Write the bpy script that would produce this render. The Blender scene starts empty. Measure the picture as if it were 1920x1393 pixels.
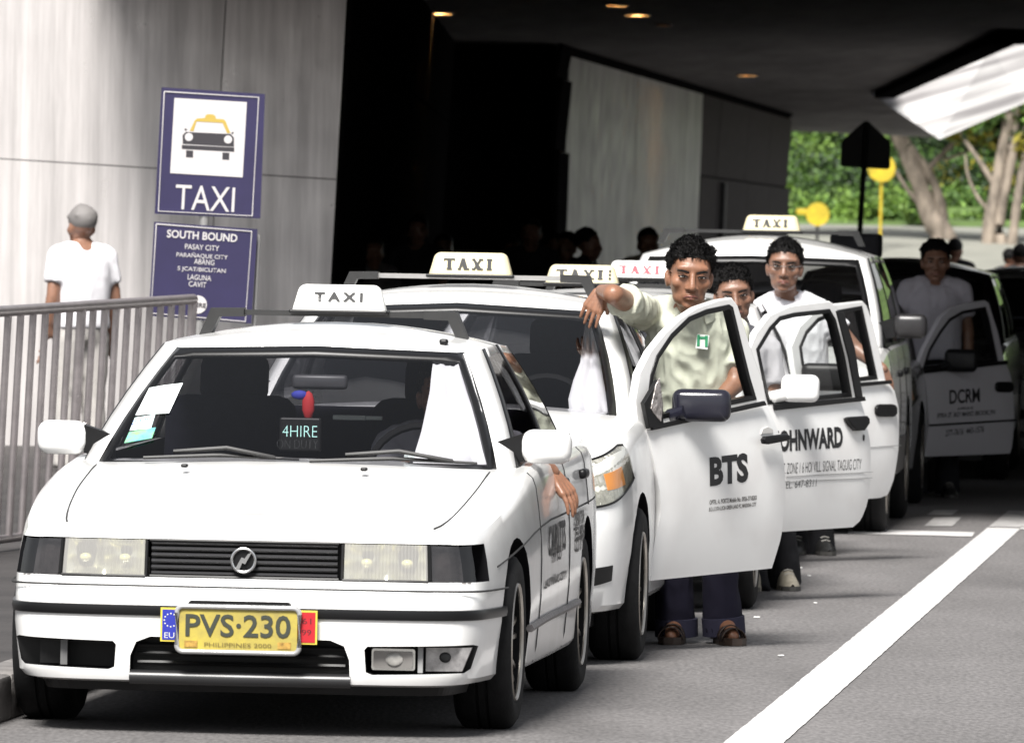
import bpy, bmesh, math, random
import numpy as np
from mathutils import Vector, Matrix, Euler, noise

R = math.radians
PI = math.pi
sc = bpy.context.scene
col = sc.collection
random.seed(7)

# ------------------------------------------------------------------ camera
F, CX, CY = 16000.0, 960.0, 696.5          # focal length and centre in photo pixels
EYE = Vector((0, 0, 1.6))
CAMROT = Euler((R(90) - math.atan(246.5 / F), 0, 0)).to_matrix() @ Matrix.Rotation(R(1.0), 3, 'Z')
cd = bpy.data.cameras.new('camera')
cam = bpy.data.objects.new('camera', cd)
col.objects.link(cam)
cam.matrix_world = Matrix.Translation(EYE) @ CAMROT.to_4x4()
cd.sensor_width = 36.0
cd.sensor_fit = 'HORIZONTAL'
cd.lens = 36.0 * F / 1920.0
cd.clip_start = 0.5
cd.clip_end = 3000
cd.dof.use_dof = True
cd.dof.focus_distance = 30.5
cd.dof.aperture_fstop = 14
sc.camera = cam

# ------------------------------------------------------------------ sky, sun, exposure
SUN_EL, SUN_AZ = R(52), R(196)     # azimuth measured from +Y (away from camera) towards +X
w = bpy.data.worlds.new('World')
sc.world = w
w.use_nodes = True
nt = w.node_tree
bg = nt.nodes['Background']
sky = nt.nodes.new('ShaderNodeTexSky')
sky.sky_type = 'NISHITA'
sky.sun_disc = False
sky.sun_elevation = SUN_EL
sky.sun_rotation = SUN_AZ
sky.air_density = 1.0
sky.dust_density = 1.5
sky.ozone_density = 1.0
hs = nt.nodes.new('ShaderNodeHueSaturation')
hs.inputs['Saturation'].default_value = 0.22
nt.links.new(sky.outputs[0], hs.inputs['Color'])
nt.links.new(hs.outputs[0], bg.inputs['Color'])
bg.inputs['Strength'].default_value = 0.075
sl = bpy.data.lights.new('sun', 'SUN')
sl.energy = 4.6
sl.angle = R(20)
sl.color = (1.0, 0.97, 0.93)
sun = bpy.data.objects.new('sun', sl)
col.objects.link(sun)
sdir = Vector((math.sin(SUN_AZ) * math.cos(SUN_EL), math.cos(SUN_AZ) * math.cos(SUN_EL), math.sin(SUN_EL)))
sun.rotation_euler = sdir.to_track_quat('Z', 'Y').to_euler()
sun.location = sdir * 60
sc.view_settings.view_transform = 'Standard'
sc.view_settings.look = 'None'
sc.view_settings.gamma = 1.0
sc.view_settings.exposure = 0.9
sc.cycles.use_denoising = True
sc.cycles.max_bounces = 6
sc.cycles.transparent_max_bounces = 12
sc.cycles.caustics_reflective = False
sc.cycles.caustics_refractive = False

# ------------------------------------------------------------------ helpers
def at(px, py, d):
    """world point seen at photo pixel (px,py) at depth y=d"""
    v = CAMROT @ Vector(((px - CX) / F, -(py - CY) / F, -1.0))
    return EYE + v * (d / v.y)

def ray_plane(px, py, p0, n):
    v = CAMROT @ Vector(((px - CX) / F, -(py - CY) / F, -1.0))
    return EYE + v * ((p0 - EYE).dot(n) / v.dot(n))

MATS = {}
def mat(name, rgb, rough=0.5, metal=0.0, spec=0.5, coat=0.0, var=0.0, vscale=8.0, bump=0.0, bscale=60.0,
        emit=None, estr=0.0, stretch=(1, 1, 1), rvar=0.0, dark=None, alpha=1.0):
    if name in MATS:
        return MATS[name]
    m = bpy.data.materials.new(name)
    m.use_nodes = True
    n = m.node_tree.nodes
    l = m.node_tree.links
    b = n['Principled BSDF']
    b.inputs['Base Color'].default_value = (*rgb, 1)
    b.inputs['Roughness'].default_value = rough
    b.inputs['Metallic'].default_value = metal
    b.inputs['Specular IOR Level'].default_value = spec
    b.inputs['Coat Weight'].default_value = coat
    b.inputs['Coat Roughness'].default_value = 0.05
    if emit:
        b.inputs['Emission Color'].default_value = (*emit, 1)
        b.inputs['Emission Strength'].default_value = estr
    if var or bump or rvar:
        tc = n.new('ShaderNodeTexCoord')
        mp = n.new('ShaderNodeMapping')
        mp.inputs['Scale'].default_value = stretch
        l.new(tc.outputs['Object'], mp.inputs['Vector'])
    if var or rvar:
        nz = n.new('ShaderNodeTexNoise')
        nz.inputs['Scale'].default_value = vscale
        nz.inputs['Detail'].default_value = 6
        nz.inputs['Roughness'].default_value = 0.65
        l.new(mp.outputs[0], nz.inputs['Vector'])
    if var:
        mx = n.new('ShaderNodeMix')
        mx.data_type = 'RGBA'
        d = dark if dark else tuple(c * (1 - var) for c in rgb)
        hi = tuple(min(1, c * (1 + var * 0.6)) for c in rgb) if not dark else rgb
        mx.inputs[6].default_value = (*d, 1)
        mx.inputs[7].default_value = (*hi, 1)
        rp = n.new('ShaderNodeMapRange')
        rp.inputs['From Min'].default_value = 0.3
        rp.inputs['From Max'].default_value = 0.7
        l.new(nz.outputs['Fac'], rp.inputs['Value'])
        l.new(rp.outputs[0], mx.inputs[0])
        l.new(mx.outputs[2], b.inputs['Base Color'])
    if rvar:
        rr = n.new('ShaderNodeMapRange')
        rr.inputs['From Min'].default_value = 0.3
        rr.inputs['From Max'].default_value = 0.7
        rr.inputs['To Min'].default_value = max(0.02, rough - rvar)
        rr.inputs['To Max'].default_value = min(1, rough + rvar)
        l.new(nz.outputs['Fac'], rr.inputs['Value'])
        l.new(rr.outputs[0], b.inputs['Roughness'])
    if bump:
        nb = n.new('ShaderNodeTexNoise')
        nb.inputs['Scale'].default_value = bscale
        nb.inputs['Detail'].default_value = 4
        l.new(mp.outputs[0], nb.inputs['Vector'])
        bp = n.new('ShaderNodeBump')
        bp.inputs['Strength'].default_value = bump
        bp.inputs['Distance'].default_value = 0.01
        l.new(nb.outputs['Fac'], bp.inputs['Height'])
        l.new(bp.outputs[0], b.inputs['Normal'])
    MATS[name] = m
    return m

def glass(name, tint, gloss=0.08, rough=0.02):
    if name in MATS:
        return MATS[name]
    m = bpy.data.materials.new(name)
    m.use_nodes = True
    n = m.node_tree.nodes
    l = m.node_tree.links
    n.clear()
    out = n.new('ShaderNodeOutputMaterial')
    tr = n.new('ShaderNodeBsdfTransparent')
    tr.inputs[0].default_value = (*tint, 1)
    gl = n.new('ShaderNodeBsdfGlossy')
    gl.inputs['Roughness'].default_value = rough
    lw_ = n.new('ShaderNodeLayerWeight')
    lw_.inputs['Blend'].default_value = 0.5
    pw = n.new('ShaderNodeMath')
    pw.operation = 'POWER'
    pw.inputs[1].default_value = 4.0
    l.new(lw_.outputs['Facing'], pw.inputs[0])
    mx = n.new('ShaderNodeMixShader')
    ad = n.new('ShaderNodeMath')
    ad.operation = 'MULTIPLY_ADD'
    ad.inputs[1].default_value = 0.9
    ad.inputs[2].default_value = gloss
    l.new(pw.outputs[0], ad.inputs[0])
    l.new(ad.outputs[0], mx.inputs[0])
    l.new(tr.outputs[0], mx.inputs[1])
    l.new(gl.outputs[0], mx.inputs[2])
    l.new(mx.outputs[0], out.inputs[0])
    MATS[name] = m
    return m

def tag(o, label=None, cat=None, group=None, kind=None):
    if label: o['label'] = label
    if cat: o['category'] = cat
    if group: o['group'] = group
    if kind: o['kind'] = kind
    return o

def link(name, me, parent=None, mats=()):
    o = bpy.data.objects.new(name, me)
    for m in mats:
        me.materials.append(m)
    col.objects.link(o)
    if parent:
        o.parent = parent
    return o

def empty(name, loc=(0, 0, 0), rot=(0, 0, 0)):
    o = bpy.data.objects.new(name, None)
    o.empty_display_size = 0.1
    col.objects.link(o)
    o.location = loc
    o.rotation_euler = rot
    return o

def mw(o):
    m = Matrix.LocRotScale(o.location, o.rotation_euler, o.scale)
    return mw(o.parent) @ m if o.parent else m

def smooth(me, ang=35):
    me.polygons.foreach_set('use_smooth', [True] * len(me.polygons))
    me.set_sharp_from_angle(angle=R(ang))
    return me

class MB:
    def __init__(s):
        s.v, s.f, s.m = [], [], []
        s.T = None
    def add(s, vs, fs, mi=0):
        o = len(s.v)
        if s.T is not None:
            vs = [tuple(s.T @ Vector(p)) for p in vs]
        s.v += [tuple(p) for p in vs]
        s.f += [tuple(i + o for i in f) for f in fs]
        s.m += [mi] * len(fs)
        return s
    def box(s, lo, hi, mi=0, rz=0, c=None):
        x0, y0, z0 = lo
        x1, y1, z1 = hi
        vs = [(x, y, z) for z in (z0, z1) for y in (y0, y1) for x in (x0, x1)]
        if rz:
            c = c or ((x0 + x1) / 2, (y0 + y1) / 2)
            cc, ss = math.cos(rz), math.sin(rz)
            vs = [(c[0] + (x - c[0]) * cc - (y - c[1]) * ss, c[1] + (x - c[0]) * ss + (y - c[1]) * cc, z) for x, y, z in vs]
        return s.add(vs, [(0, 2, 3, 1), (4, 5, 7, 6), (0, 1, 5, 4), (2, 6, 7, 3), (0, 4, 6, 2), (1, 3, 7, 5)], mi)
    def rbox(s, c, size, r=0.01, mi=0, M=None, seg=2):
        """box with rounded edges (superellipsoid style corner loops)"""
        bm = bmesh.new()
        bmesh.ops.create_cube(bm, size=1)
        for v in bm.verts:
            v.co = Vector((v.co.x * size[0], v.co.y * size[1], v.co.z * size[2]))
        bmesh.ops.bevel(bm, geom=bm.edges[:], offset=min(r, min(size) * .49), segments=seg, profile=0.5, affect='EDGES')
        Mx = Matrix.Translation(c) @ (M.to_4x4() if M else Matrix())
        bm.verts.index_update()
        vs = [tuple(Mx @ v.co) for v in bm.verts]
        fs = [tuple(v.index for v in f.verts) for f in bm.faces]
        bm.free()
        return s.add(vs, fs, mi)
    def prism(s, poly, y0, y1, mi=0, plane='xz'):
        """polygon (a,b) extruded; plane xz -> along y, xy -> along z, yz -> along x"""
        n = len(poly)
        def P(a, b, c):
            return {'xz': (a, c, b), 'xy': (a, b, c), 'yz': (c, a, b)}[plane]
        vs = [P(a, b, y0) for a, b in poly] + [P(a, b, y1) for a, b in poly]
        ar = sum(poly[i][0] * poly[(i + 1) % n][1] - poly[(i + 1) % n][0] * poly[i][1] for i in range(n))
        fl = (ar > 0) == (plane in ('xz',)) 
        if y1 < y0: fl = not fl
        f0 = tuple(range(n)); f1 = tuple(range(2 * n - 1, n - 1, -1))
        sd = [(i, i + n, (i + 1) % n + n, (i + 1) % n) for i in range(n)]
        fs = [f0, f1] + sd
        if not fl:
            fs = [tuple(reversed(f)) for f in fs]
        return s.add(vs, fs, mi)
    def tube(s, pts, rad, n=8, mi=0, cap=True, sq=None):
        pts = [Vector(p) for p in pts]
        rs = rad if hasattr(rad, '__len__') else [rad] * len(pts)
        vs, fs = [], []
        up = Vector((0, 0, 1))
        for i, p in enumerate(pts):
            t = (pts[min(i + 1, len(pts) - 1)] - pts[max(i - 1, 0)]).normalized()
            a = t.cross(up)
            if a.length < 1e-3: a = t.cross(Vector((1, 0, 0)))
            a.normalize()
            b = a.cross(t).normalized()
            for k in range(n):
                th = 2 * PI * (k + (0.5 if n == 4 else 0)) / n
                vs.append(p + (a * math.cos(th) * (sq or 1) + b * math.sin(th)) * rs[i])
        for i in range(len(pts) - 1):
            for k in range(n):
                k2 = (k + 1) % n
                fs.append((i * n + k, i * n + k2, (i + 1) * n + k2, (i + 1) * n + k))
        if cap:
            fs.append(tuple(range(n - 1, -1, -1)))
            fs.append(tuple(range((len(pts) - 1) * n, len(pts) * n)))
        return s.add(vs, fs, mi)
    def lathe(s, prof, n=24, mi=0, M=None, closed=False):
        """prof: (r, h); axis local z; M places it"""
        M = M or Matrix()
        vs, fs = [], []
        for r, h in prof:
            for k in range(n):
                a = 2 * PI * k / n
                vs.append(M @ Vector((r * math.cos(a), r * math.sin(a), h)))
        m = len(prof)
        rng = range(m if closed else m - 1)
        for i in rng:
            j = (i + 1) % m
            for k in range(n):
                k2 = (k + 1) % n
                fs.append((i * n + k, i * n + k2, j * n + k2, j * n + k))
        if not closed:
            if prof[0][0] > 1e-5: fs.append(tuple(range(n - 1, -1, -1)))
            if prof[-1][0] > 1e-5: fs.append(tuple(range((m - 1) * n, m * n)))
        return s.add(vs, fs, mi)
    def grid(s, G, mi=0, flip=False):
        """G: rows x cols of points"""
        r, c = len(G), len(G[0])
        vs = [tuple(p) for row in G for p in row]
        fs = []
        for i in range(r - 1):
            for j in range(c - 1):
                q = (i * c + j, i * c + j + 1, (i + 1) * c + j + 1, (i + 1) * c + j)
                fs.append(tuple(reversed(q)) if flip else q)
        return s.add(vs, fs, mi)
    def ellipsoid(s, c, r, M=None, n=16, mi=0):
        M = M or Matrix()
        vs, fs = [], []
        m = n // 2
        for i in range(m + 1):
            th = PI * i / m
            for k in range(n):
                a = 2 * PI * k / n
                vs.append(M @ (Vector(c) + Vector((r[0] * math.sin(th) * math.cos(a), r[1] * math.sin(th) * math.sin(a), r[2] * math.cos(th)))))
        for i in range(m):
            for k in range(n):
                k2 = (k + 1) % n
                fs.append((i * n + k, (i + 1) * n + k, (i + 1) * n + k2, i * n + k2))
        return s.add(vs, fs, mi)
    def cone(s, p, q, rp, rq, n=12, mi=0, sx=1.0):
        """closed round cone from p to q"""
        p, q = Vector(p), Vector(q)
        d = q - p
        L = d.length
        M = Matrix.Translation(p) @ d.to_track_quat('Z', 'Y').to_matrix().to_4x4()
        prof = [(1e-4, -rp)] + [(rp * math.cos(a), rp * math.sin(a)) for a in (-1.1, -.6, 0)]
        prof += [(rq * math.cos(a), L + rq * math.sin(a)) for a in (0, .6, 1.1)] + [(1e-4, L + rq)]
        return s.lathe(prof, n, mi, M)
    def mesh(s, name, merge=0, sm=None):
        me = bpy.data.meshes.new(name)
        me.from_pydata(s.v, [], s.f)
        me.polygons.foreach_set('material_index', s.m)
        if merge:
            bm = bmesh.new(); bm.from_mesh(me)
            bmesh.ops.remove_doubles(bm, verts=bm.verts[:], dist=merge)
            bmesh.ops.dissolve_degenerate(bm, dist=merge, edges=bm.edges[:])
            bmesh.ops.recalc_face_normals(bm, faces=bm.faces[:])
            bm.to_mesh(me); bm.free()
        if sm is not None:
            smooth(me, sm)
        me.update()
        return me
    def build(s, name, m, parent=None, sm=None, merge=0, fix=False):
        me = s.mesh(name, merge=merge or (1e-6 if fix else 0), sm=sm)
        return link(name, me, parent, m if isinstance(m, (list, tuple)) else [m])

def apply_mods(o, keep_mats=True):
    """bake an object's modifiers into its mesh"""
    dg = bpy.context.evaluated_depsgraph_get()
    me = bpy.data.meshes.new_from_object(o.evaluated_get(dg))
    old = o.data
    o.modifiers.clear()
    o.data = me
    me.name = old.name
    return o

def boolean_cut(o, cutters):
    tmp = []
    for c in cutters:
        co = bpy.data.objects.new('cut', c)
        col.objects.link(co)
        tmp.append(co)
        md = o.modifiers.new('b', 'BOOLEAN')
        md.operation = 'DIFFERENCE'
        md.solver = 'EXACT'
        md.object = co
    apply_mods(o)
    for t in tmp:
        bpy.data.objects.remove(t)
    return o

def cutter(mb):
    """mesh with slot 1 material index for boolean walls"""
    me = mb.mesh('cut', merge=1e-6)
    me.materials.append(None); me.materials.append(None)
    me.polygons.foreach_set('material_index', [1] * len(me.polygons))
    return me

def text_mesh(s, size=1.0, bold=0.0, xs=1.0, spacing=1.0, align='CENTER', ext=0.0):
    cu = bpy.data.curves.new('t', 'FONT')
    cu.body = s
    cu.size = size
    cu.align_x = align
    cu.align_y = 'CENTER'
    cu.offset = bold
    cu.space_character = spacing
    cu.resolution_u = 3
    cu.extrude = ext
    ob = bpy.data.objects.new('t', cu)
    me = bpy.data.meshes.new_from_object(ob)
    if xs != 1.0:
        for v in me.vertices: v.co.x *= xs
    bpy.data.objects.remove(ob)
    return me

def lettering(s, size, M, parent, m, bold=0.0, xs=1.0, spacing=1.0, name='lettering', fn=None, align='CENTER', fit=None):
    """flat letters; M: 4x4 in parent space (text plane xy). fit=(w,h) rescales to that box"""
    me = text_mesh(s, size, bold, xs, spacing, align)
    if fit and len(me.vertices):
        xsv = [v.co.x for v in me.vertices]; ysv = [v.co.y for v in me.vertices]
        kx = fit[0] / (max(xsv) - min(xsv)) if fit[0] else None
        ky = fit[1] / (max(ysv) - min(ysv)) if fit[1] else kx
        kx = kx or ky
        mx, my = (max(xsv) + min(xsv)) / 2, (max(ysv) + min(ysv)) / 2
        for v in me.vertices:
            v.co.x = (v.co.x - mx) * kx; v.co.y = (v.co.y - my) * ky
    for v in me.vertices:
        p = M @ v.co
        v.co = fn(p) if fn else p
    me.materials.clear()
    return link(name, me, parent, [m])

def frame(o, x, y):
    """matrix with origin o, x axis, y axis (z = x cross y)"""
    x = Vector(x).normalized(); y = Vector(y).normalized(); z = x.cross(y)
    return Matrix(((x.x, y.x, z.x, o[0]), (x.y, y.y, z.y, o[1]), (x.z, y.z, z.z, o[2]), (0, 0, 0, 1)))

def catmull(pts, m):
    P = [np.array(p, float) for p in pts]
    P = [2 * P[0] - P[1]] + P + [2 * P[-1] - P[-2]]
    out = []
    for i in range(1, len(P) - 2):
        for k in range(m):
            t = k / m
            a, b, c, d = P[i - 1], P[i], P[i + 1], P[i + 2]
            out.append(.5 * ((2 * b) + (-a + c) * t + (2 * a - 5 * b + 4 * c - d) * t * t + (-a + 3 * b - 3 * c + d) * t ** 3))
    out.append(P[-2])
    return np.array(out)

def dup(root, name=None):
    r = root.copy(); col.objects.link(r)
    for ch in [o for o in bpy.data.objects if o.parent == root]:
        c = ch.copy(); col.objects.link(c); c.parent = r
        for g in [o for o in bpy.data.objects if o.parent == ch]:
            d = g.copy(); col.objects.link(d); d.parent = c
    return r

# ------------------------------------------------------------------ shared materials
def car_paint(name, rgb, grime=(0.42, 0.40, 0.38), amt=0.35, rough=0.22):
    """white taxi enamel: clear coat, faint blotches of road film"""
    m = bpy.data.materials.new(name); m.use_nodes = True
    n, l = m.node_tree.nodes, m.node_tree.links
    b = n['Principled BSDF']
    tc = n.new('ShaderNodeTexCoord')
    nz = n.new('ShaderNodeTexNoise'); nz.inputs['Scale'].default_value = 4; nz.inputs['Detail'].default_value = 8
    l.new(tc.outputs['Object'], nz.inputs['Vector'])
    mr = n.new('ShaderNodeMapRange'); mr.inputs['From Min'].default_value = 0.45; mr.inputs['From Max'].default_value = 0.8
    mr.inputs['To Max'].default_value = amt
    l.new(nz.outputs['Fac'], mr.inputs['Value'])
    m2 = mr
    mx = n.new('ShaderNodeMix'); mx.data_type = 'RGBA'
    mx.inputs[6].default_value = (*rgb, 1); mx.inputs[7].default_value = (*grime, 1)
    l.new(m2.outputs[0], mx.inputs[0]); l.new(mx.outputs[2], b.inputs['Base Color'])
    b.inputs['Roughness'].default_value = rough
    b.inputs['Coat Weight'].default_value = 0.6
    b.inputs['Coat Roughness'].default_value = 0.06
    MATS[name] = m
    return m

M_WHITE = car_paint('taxi_white_enamel', (0.80, 0.80, 0.79))
M_WHITE2 = car_paint('door_white_enamel', (0.80, 0.80, 0.79), grime=(0.50, 0.46, 0.44), amt=0.30)
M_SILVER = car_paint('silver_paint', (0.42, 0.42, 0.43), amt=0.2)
M_BLACKPAINT = car_paint('black_paint', (0.012, 0.012, 0.014), grime=(0.03, 0.03, 0.03), amt=0.3)
M_BLACK = mat('black_plastic', (0.006, 0.006, 0.0065), rough=0.42, var=0.3, vscale=20, spec=0.25)
M_RUBBER = mat('rubber', (0.009, 0.009, 0.0095), rough=0.8, var=0.4, vscale=15, bump=0.2, bscale=90, spec=0.2)
M_TRIM = mat('black_trim', (0.006, 0.006, 0.0065), rough=0.35, spec=0.3)
M_DARK = mat('dark_interior', (0.005, 0.005, 0.006), rough=0.9, spec=0.1)
M_SEAT = mat('seat_fabric', (0.010, 0.010, 0.016), rough=0.95, var=0.3, vscale=30, spec=0.1)
M_CHROME = mat('chrome', (0.75, 0.74, 0.72), rough=0.12, metal=1.0)
M_ALLOY = mat('alloy_rim', (0.48, 0.45, 0.41), rough=0.32, metal=0.9, var=0.25, vscale=14)
M_STEELGREY = mat('rack_grey', (0.022, 0.022, 0.022), rough=0.4, var=0.2, vscale=12)
M_RACKSILVER = mat('rack_silver', (0.45, 0.44, 0.43), rough=0.35, metal=0.8)
M_INK = mat('black_ink', (0.01, 0.01, 0.011), rough=0.5)
M_INKGREY = mat('faded_ink', (0.10, 0.095, 0.09), rough=0.6)
M_GLASS = glass('tinted_glass', (0.68, 0.68, 0.70), 0.035)
M_GLASSDARK = glass('dark_glass', (0.10, 0.10, 0.11), 0.06)
M_GLASSCLEAR = glass('clear_glass', (0.88, 0.90, 0.89), 0.04)
M_LENS = glass('lamp_lens', (0.93, 0.93, 0.90), 0.05, 0.06)
def milky(name, rgb, mixd):
    m = bpy.data.materials.new(name); m.use_nodes = True
    n, l = m.node_tree.nodes, m.node_tree.links
    b = n['Principled BSDF']; out = n['Material Output']
    b.inputs['Base Color'].default_value = (*rgb, 1); b.inputs['Roughness'].default_value = .12
    t = n.new('ShaderNodeBsdfTransparent'); t.inputs[0].default_value = (.95, .95, .92, 1)
    x = n.new('ShaderNodeMixShader'); x.inputs[0].default_value = mixd
    l.new(t.outputs[0], x.inputs[1]); l.new(b.outputs[0], x.inputs[2]); l.new(x.outputs[0], out.inputs[0])
    MATS[name] = m
    return m
M_MILKLENS = milky('fluted_lens', (.66, .65, .62), .36)
M_SMOKE = glass('smoked_lens', (0.55, 0.53, 0.53), 0.07, 0.05)
M_CREAM = mat('cream_sign', (0.56, 0.50, 0.32), rough=0.35, var=0.06, vscale=12)
M_SIGNWHITE = mat('white_sign', (0.80, 0.80, 0.77), rough=0.35, var=0.05, vscale=12)
M_SEAM = mat('panel_gap', (0.02, 0.02, 0.02), rough=0.8)
# ------------------------------------------------------------------ cars
# local frame of a car: front bumper centre at the origin, +y runs rearward, +x to the car's left side, z up
class Car:
    def __init__(s, name, label, loc, yaw, spec, group='taxis queuing along the kerb', cat='taxi'):
        s.sp = spec
        s.root = empty(name, (loc[0], loc[1], 0), (0, 0, -R(yaw)))
        tag(s.root, label, cat, group)
        s.M = Matrix.Translation((loc[0], loc[1], 0)) @ Matrix.Rotation(-R(yaw), 4, 'Z')
        s.paint = spec.get('paint', M_WHITE)
        C = catmull(spec['plan'], 6)
        s.C = C
        T = np.gradient(C, axis=0)
        T /= np.linalg.norm(T, axis=1)[:, None] + 1e-9
        N = np.stack([T[:, 1], -T[:, 0]], 1)          # outward for contour running front -> rear at +x
        N[0] = (0, -1); N[-1] = (0, 1)
        s.N = N
        s.n = len(C)
        s.fz = np.array([p[0] for p in spec['front']]); s.fo = np.array([p[1] for p in spec['front']])
        s.sf = np.array([p[0] for p in spec['side']]);  s.so = np.array([p[1] for p in spec['side']])
        s.rz = np.array([p[0] for p in spec['rear']]);  s.ro = np.array([p[1] for p in spec['rear']])
        s.K = len(s.fz)
    def shoulder(s, y):
        P = s.sp['shoulder']
        return float(np.interp(y, [p[0] for p in P], [p[1] for p in P]))
    def S(s, i, t, push=0.0):
        """surface point: contour index i (float), level t (float)"""
        ii = np.arange(s.n)
        bx = np.interp(i, ii, s.C[:, 0]); by = np.interp(i, ii, s.C[:, 1])
        nx = np.interp(i, ii, s.N[:, 0]); ny = np.interp(i, ii, s.N[:, 1])
        q = math.hypot(nx, ny); nx /= q; ny /= q
        wf = max(0, -ny) ** 2; wr = max(0, ny) ** 2; ws = nx * nx
        k = np.arange(s.K)
        zb = s.sp['sill']
        zs = zb + np.interp(t, k, s.sf) * (s.shoulder(by) - zb)
        z = wf * np.interp(t, k, s.fz) + ws * zs + wr * np.interp(t, k, s.rz)
        off = wf * np.interp(t, k, s.fo) + ws * np.interp(t, k, s.so) + wr * np.interp(t, k, s.ro) - push
        return Vector((bx - nx * off, by - ny * off, z))
    def tz(s, z):           # level index for a height measured on the front
        return float(np.interp(z, s.fz, np.arange(s.K)))
    def ix(s, x):           # contour index on the front for lateral position x>=0 (base contour)
        h = s.n // 2
        xs = s.C[:h, 0]
        m = int(np.argmax(xs)) + 1
        return float(np.interp(x, xs[:m], np.arange(m)))
    def fpt(s, x, z, push=0.0):
        p = s.S(s.ix(abs(x)), s.tz(z), push)
        return Vector((math.copysign(p.x, x) if x else 0.0, p.y, p.z))
    def body(s, cutters=()):
        sp = s.sp
        rows = []
        bot = [s.S(i, 0) for i in range(s.n)]
        rows.append([Vector((0, p.y, p.z)) for p in bot])
        for t in range(s.K):
            rows.append([s.S(i, t) for i in range(s.n)])
        Rn = 5
        top = rows[-1]
        spy = [p[0] for p in sp['spine']]; spz = [p[1] for p in sp['spine']]
        for r in range(1, Rn + 1):
            q = r / Rn
            row = []
            for p in top:
                yt = min(max(p.y, sp['spine'][0][0]), sp['spine'][-1][0])
                zt = float(np.interp(yt, spy, spz))
                row.append(Vector((p.x * (1 - q), p.y + (yt - p.y) * q, p.z + (zt - p.z) * math.sin(q * PI / 2))))
            rows.append(row)
        mb = MB()
        mb.grid(rows)
        G2 = [[Vector((-p.x, p.y, p.z)) for p in row] for row in rows]
        mb.grid(G2, flip=True)
        me = mb.mesh('body', merge=1e-5)
        o = link('body', me, s.root, [s.paint, M_DARK])
        o.parent = None
        cl = [cutter(c) for c in cutters]
        # cabin hollow, wheel wells
        c = MB(); a = sp['cab']
        c.box((-sp['hw'] + .13, a[0], .30), (sp['hw'] - .13, a[1], 1.4)); cl.append(cutter(c))
        for y in sp['axles']:
            c = MB()
            for sg in (-1, 1):
                M = Matrix.Translation((sg * (sp['hw'] - .28), y, sp['wr'])) @ Matrix.Rotation(sg * PI / 2, 4, 'Y')
                c.lathe([(sp['arch'], 0), (sp['arch'], .45)], 32, M=M)
            cl.append(cutter(c))
        if sp.get('open_door'):
            c = MB(); d = sp['open_door']
            c.box((sp['hw'] - .2, d[0], .30), (sp['hw'] + .1, d[1], 1.3)); cl.append(cutter(c))
        boolean_cut(o, cl)
        assert len(o.data.materials) >= 2
        smooth(o.data, 32)
        o.parent = s.root
        s.body_o = o
        u = MB(); u.box((-sp['hw'] + .17, .25, .14), (sp['hw'] - .17, sp['plan'][-1][1] - .25, .27))  # black box added under the car to block light
        u.build('underbody_light_block', M_BLACK, s.root)
        return o
    def cabin(s, skip=()):
        """greenhouse from matched base/roof key points; regions: windshield, windows, pillars, roof"""
        K = s.sp['cabin']     # list of (tag, n, base, roof) ; tag = what lies between this key and the next
        cols_b, cols_r, reg = [], [], []
        for a in range(len(K) - 1):
            tg, n, b0, r0 = K[a]
            _, _, b1, r1 = K[a + 1]
            for k in range(n):
                q = k / n
                cols_b.append(Vector(b0).lerp(Vector(b1), q)); cols_r.append(Vector(r0).lerp(Vector(r1), q)); reg.append(tg)
        cols_b.append(Vector(K[-1][2])); cols_r.append(Vector(K[-1][3]))
        # curve of wind- and rear screen
        def bow(cols, amt):
            for i, p in enumerate(cols):
                if i < len(reg) and reg[min(i, len(reg) - 1)] in ('windshield', 'wtrim'):
                    xe = K[2][2][0]
                    p.y -= amt * (1 - (p.x / xe) ** 2) if abs(p.x) < xe else 0
        bow(cols_b, s.sp.get('bow', .12)); bow(cols_r, s.sp.get('bow', .12) * .55)
        ts = [0, .06, .2, .4, .6, .8, .93, 1.0]
        bul = s.sp.get('bulge', .03)
        G = []
        for t in ts:
            row = []
            for b, r in zip(cols_b, cols_r):
                p = b.lerp(r, t)
                e = 4 * t * (1 - t) * bul
                c = Vector((b.x, (b.y - s.sp['cabc']) * .6, 0))
                if c.length > 1e-6: c.normalize()
                row.append(p + c * e)
            G.append(row)
        # roof rings
        roof = []
        Rn = 6
        sy = s.sp['roof_spine']
        edge = G[-1]
        for r in range(0, Rn + 1):
            q = r / Rn
            row = []
            for p in edge:
                yt = min(max(p.y, sy[1][0]), sy[-2][0])
                zt = float(np.interp(yt, [a[0] for a in sy], [a[1] for a in sy]))
                row.append(Vector((p.x * (1 - q), p.y + (yt - p.y) * q, p.z + (zt - p.z) * math.sin(min(1, q * 1.0) * PI / 2) ** .9)))
            roof.append(row)
        nc = len(cols_b)
        pil, trim = MB(), MB()
        panes = {}
        def quad(i, j, sg):
            vs = [G[i][j], G[i][j + 1], G[i + 1][j + 1], G[i + 1][j]]
            if sg < 0: vs = [Vector((-p.x, p.y, p.z)) for p in reversed(vs)]
            return vs
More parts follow.
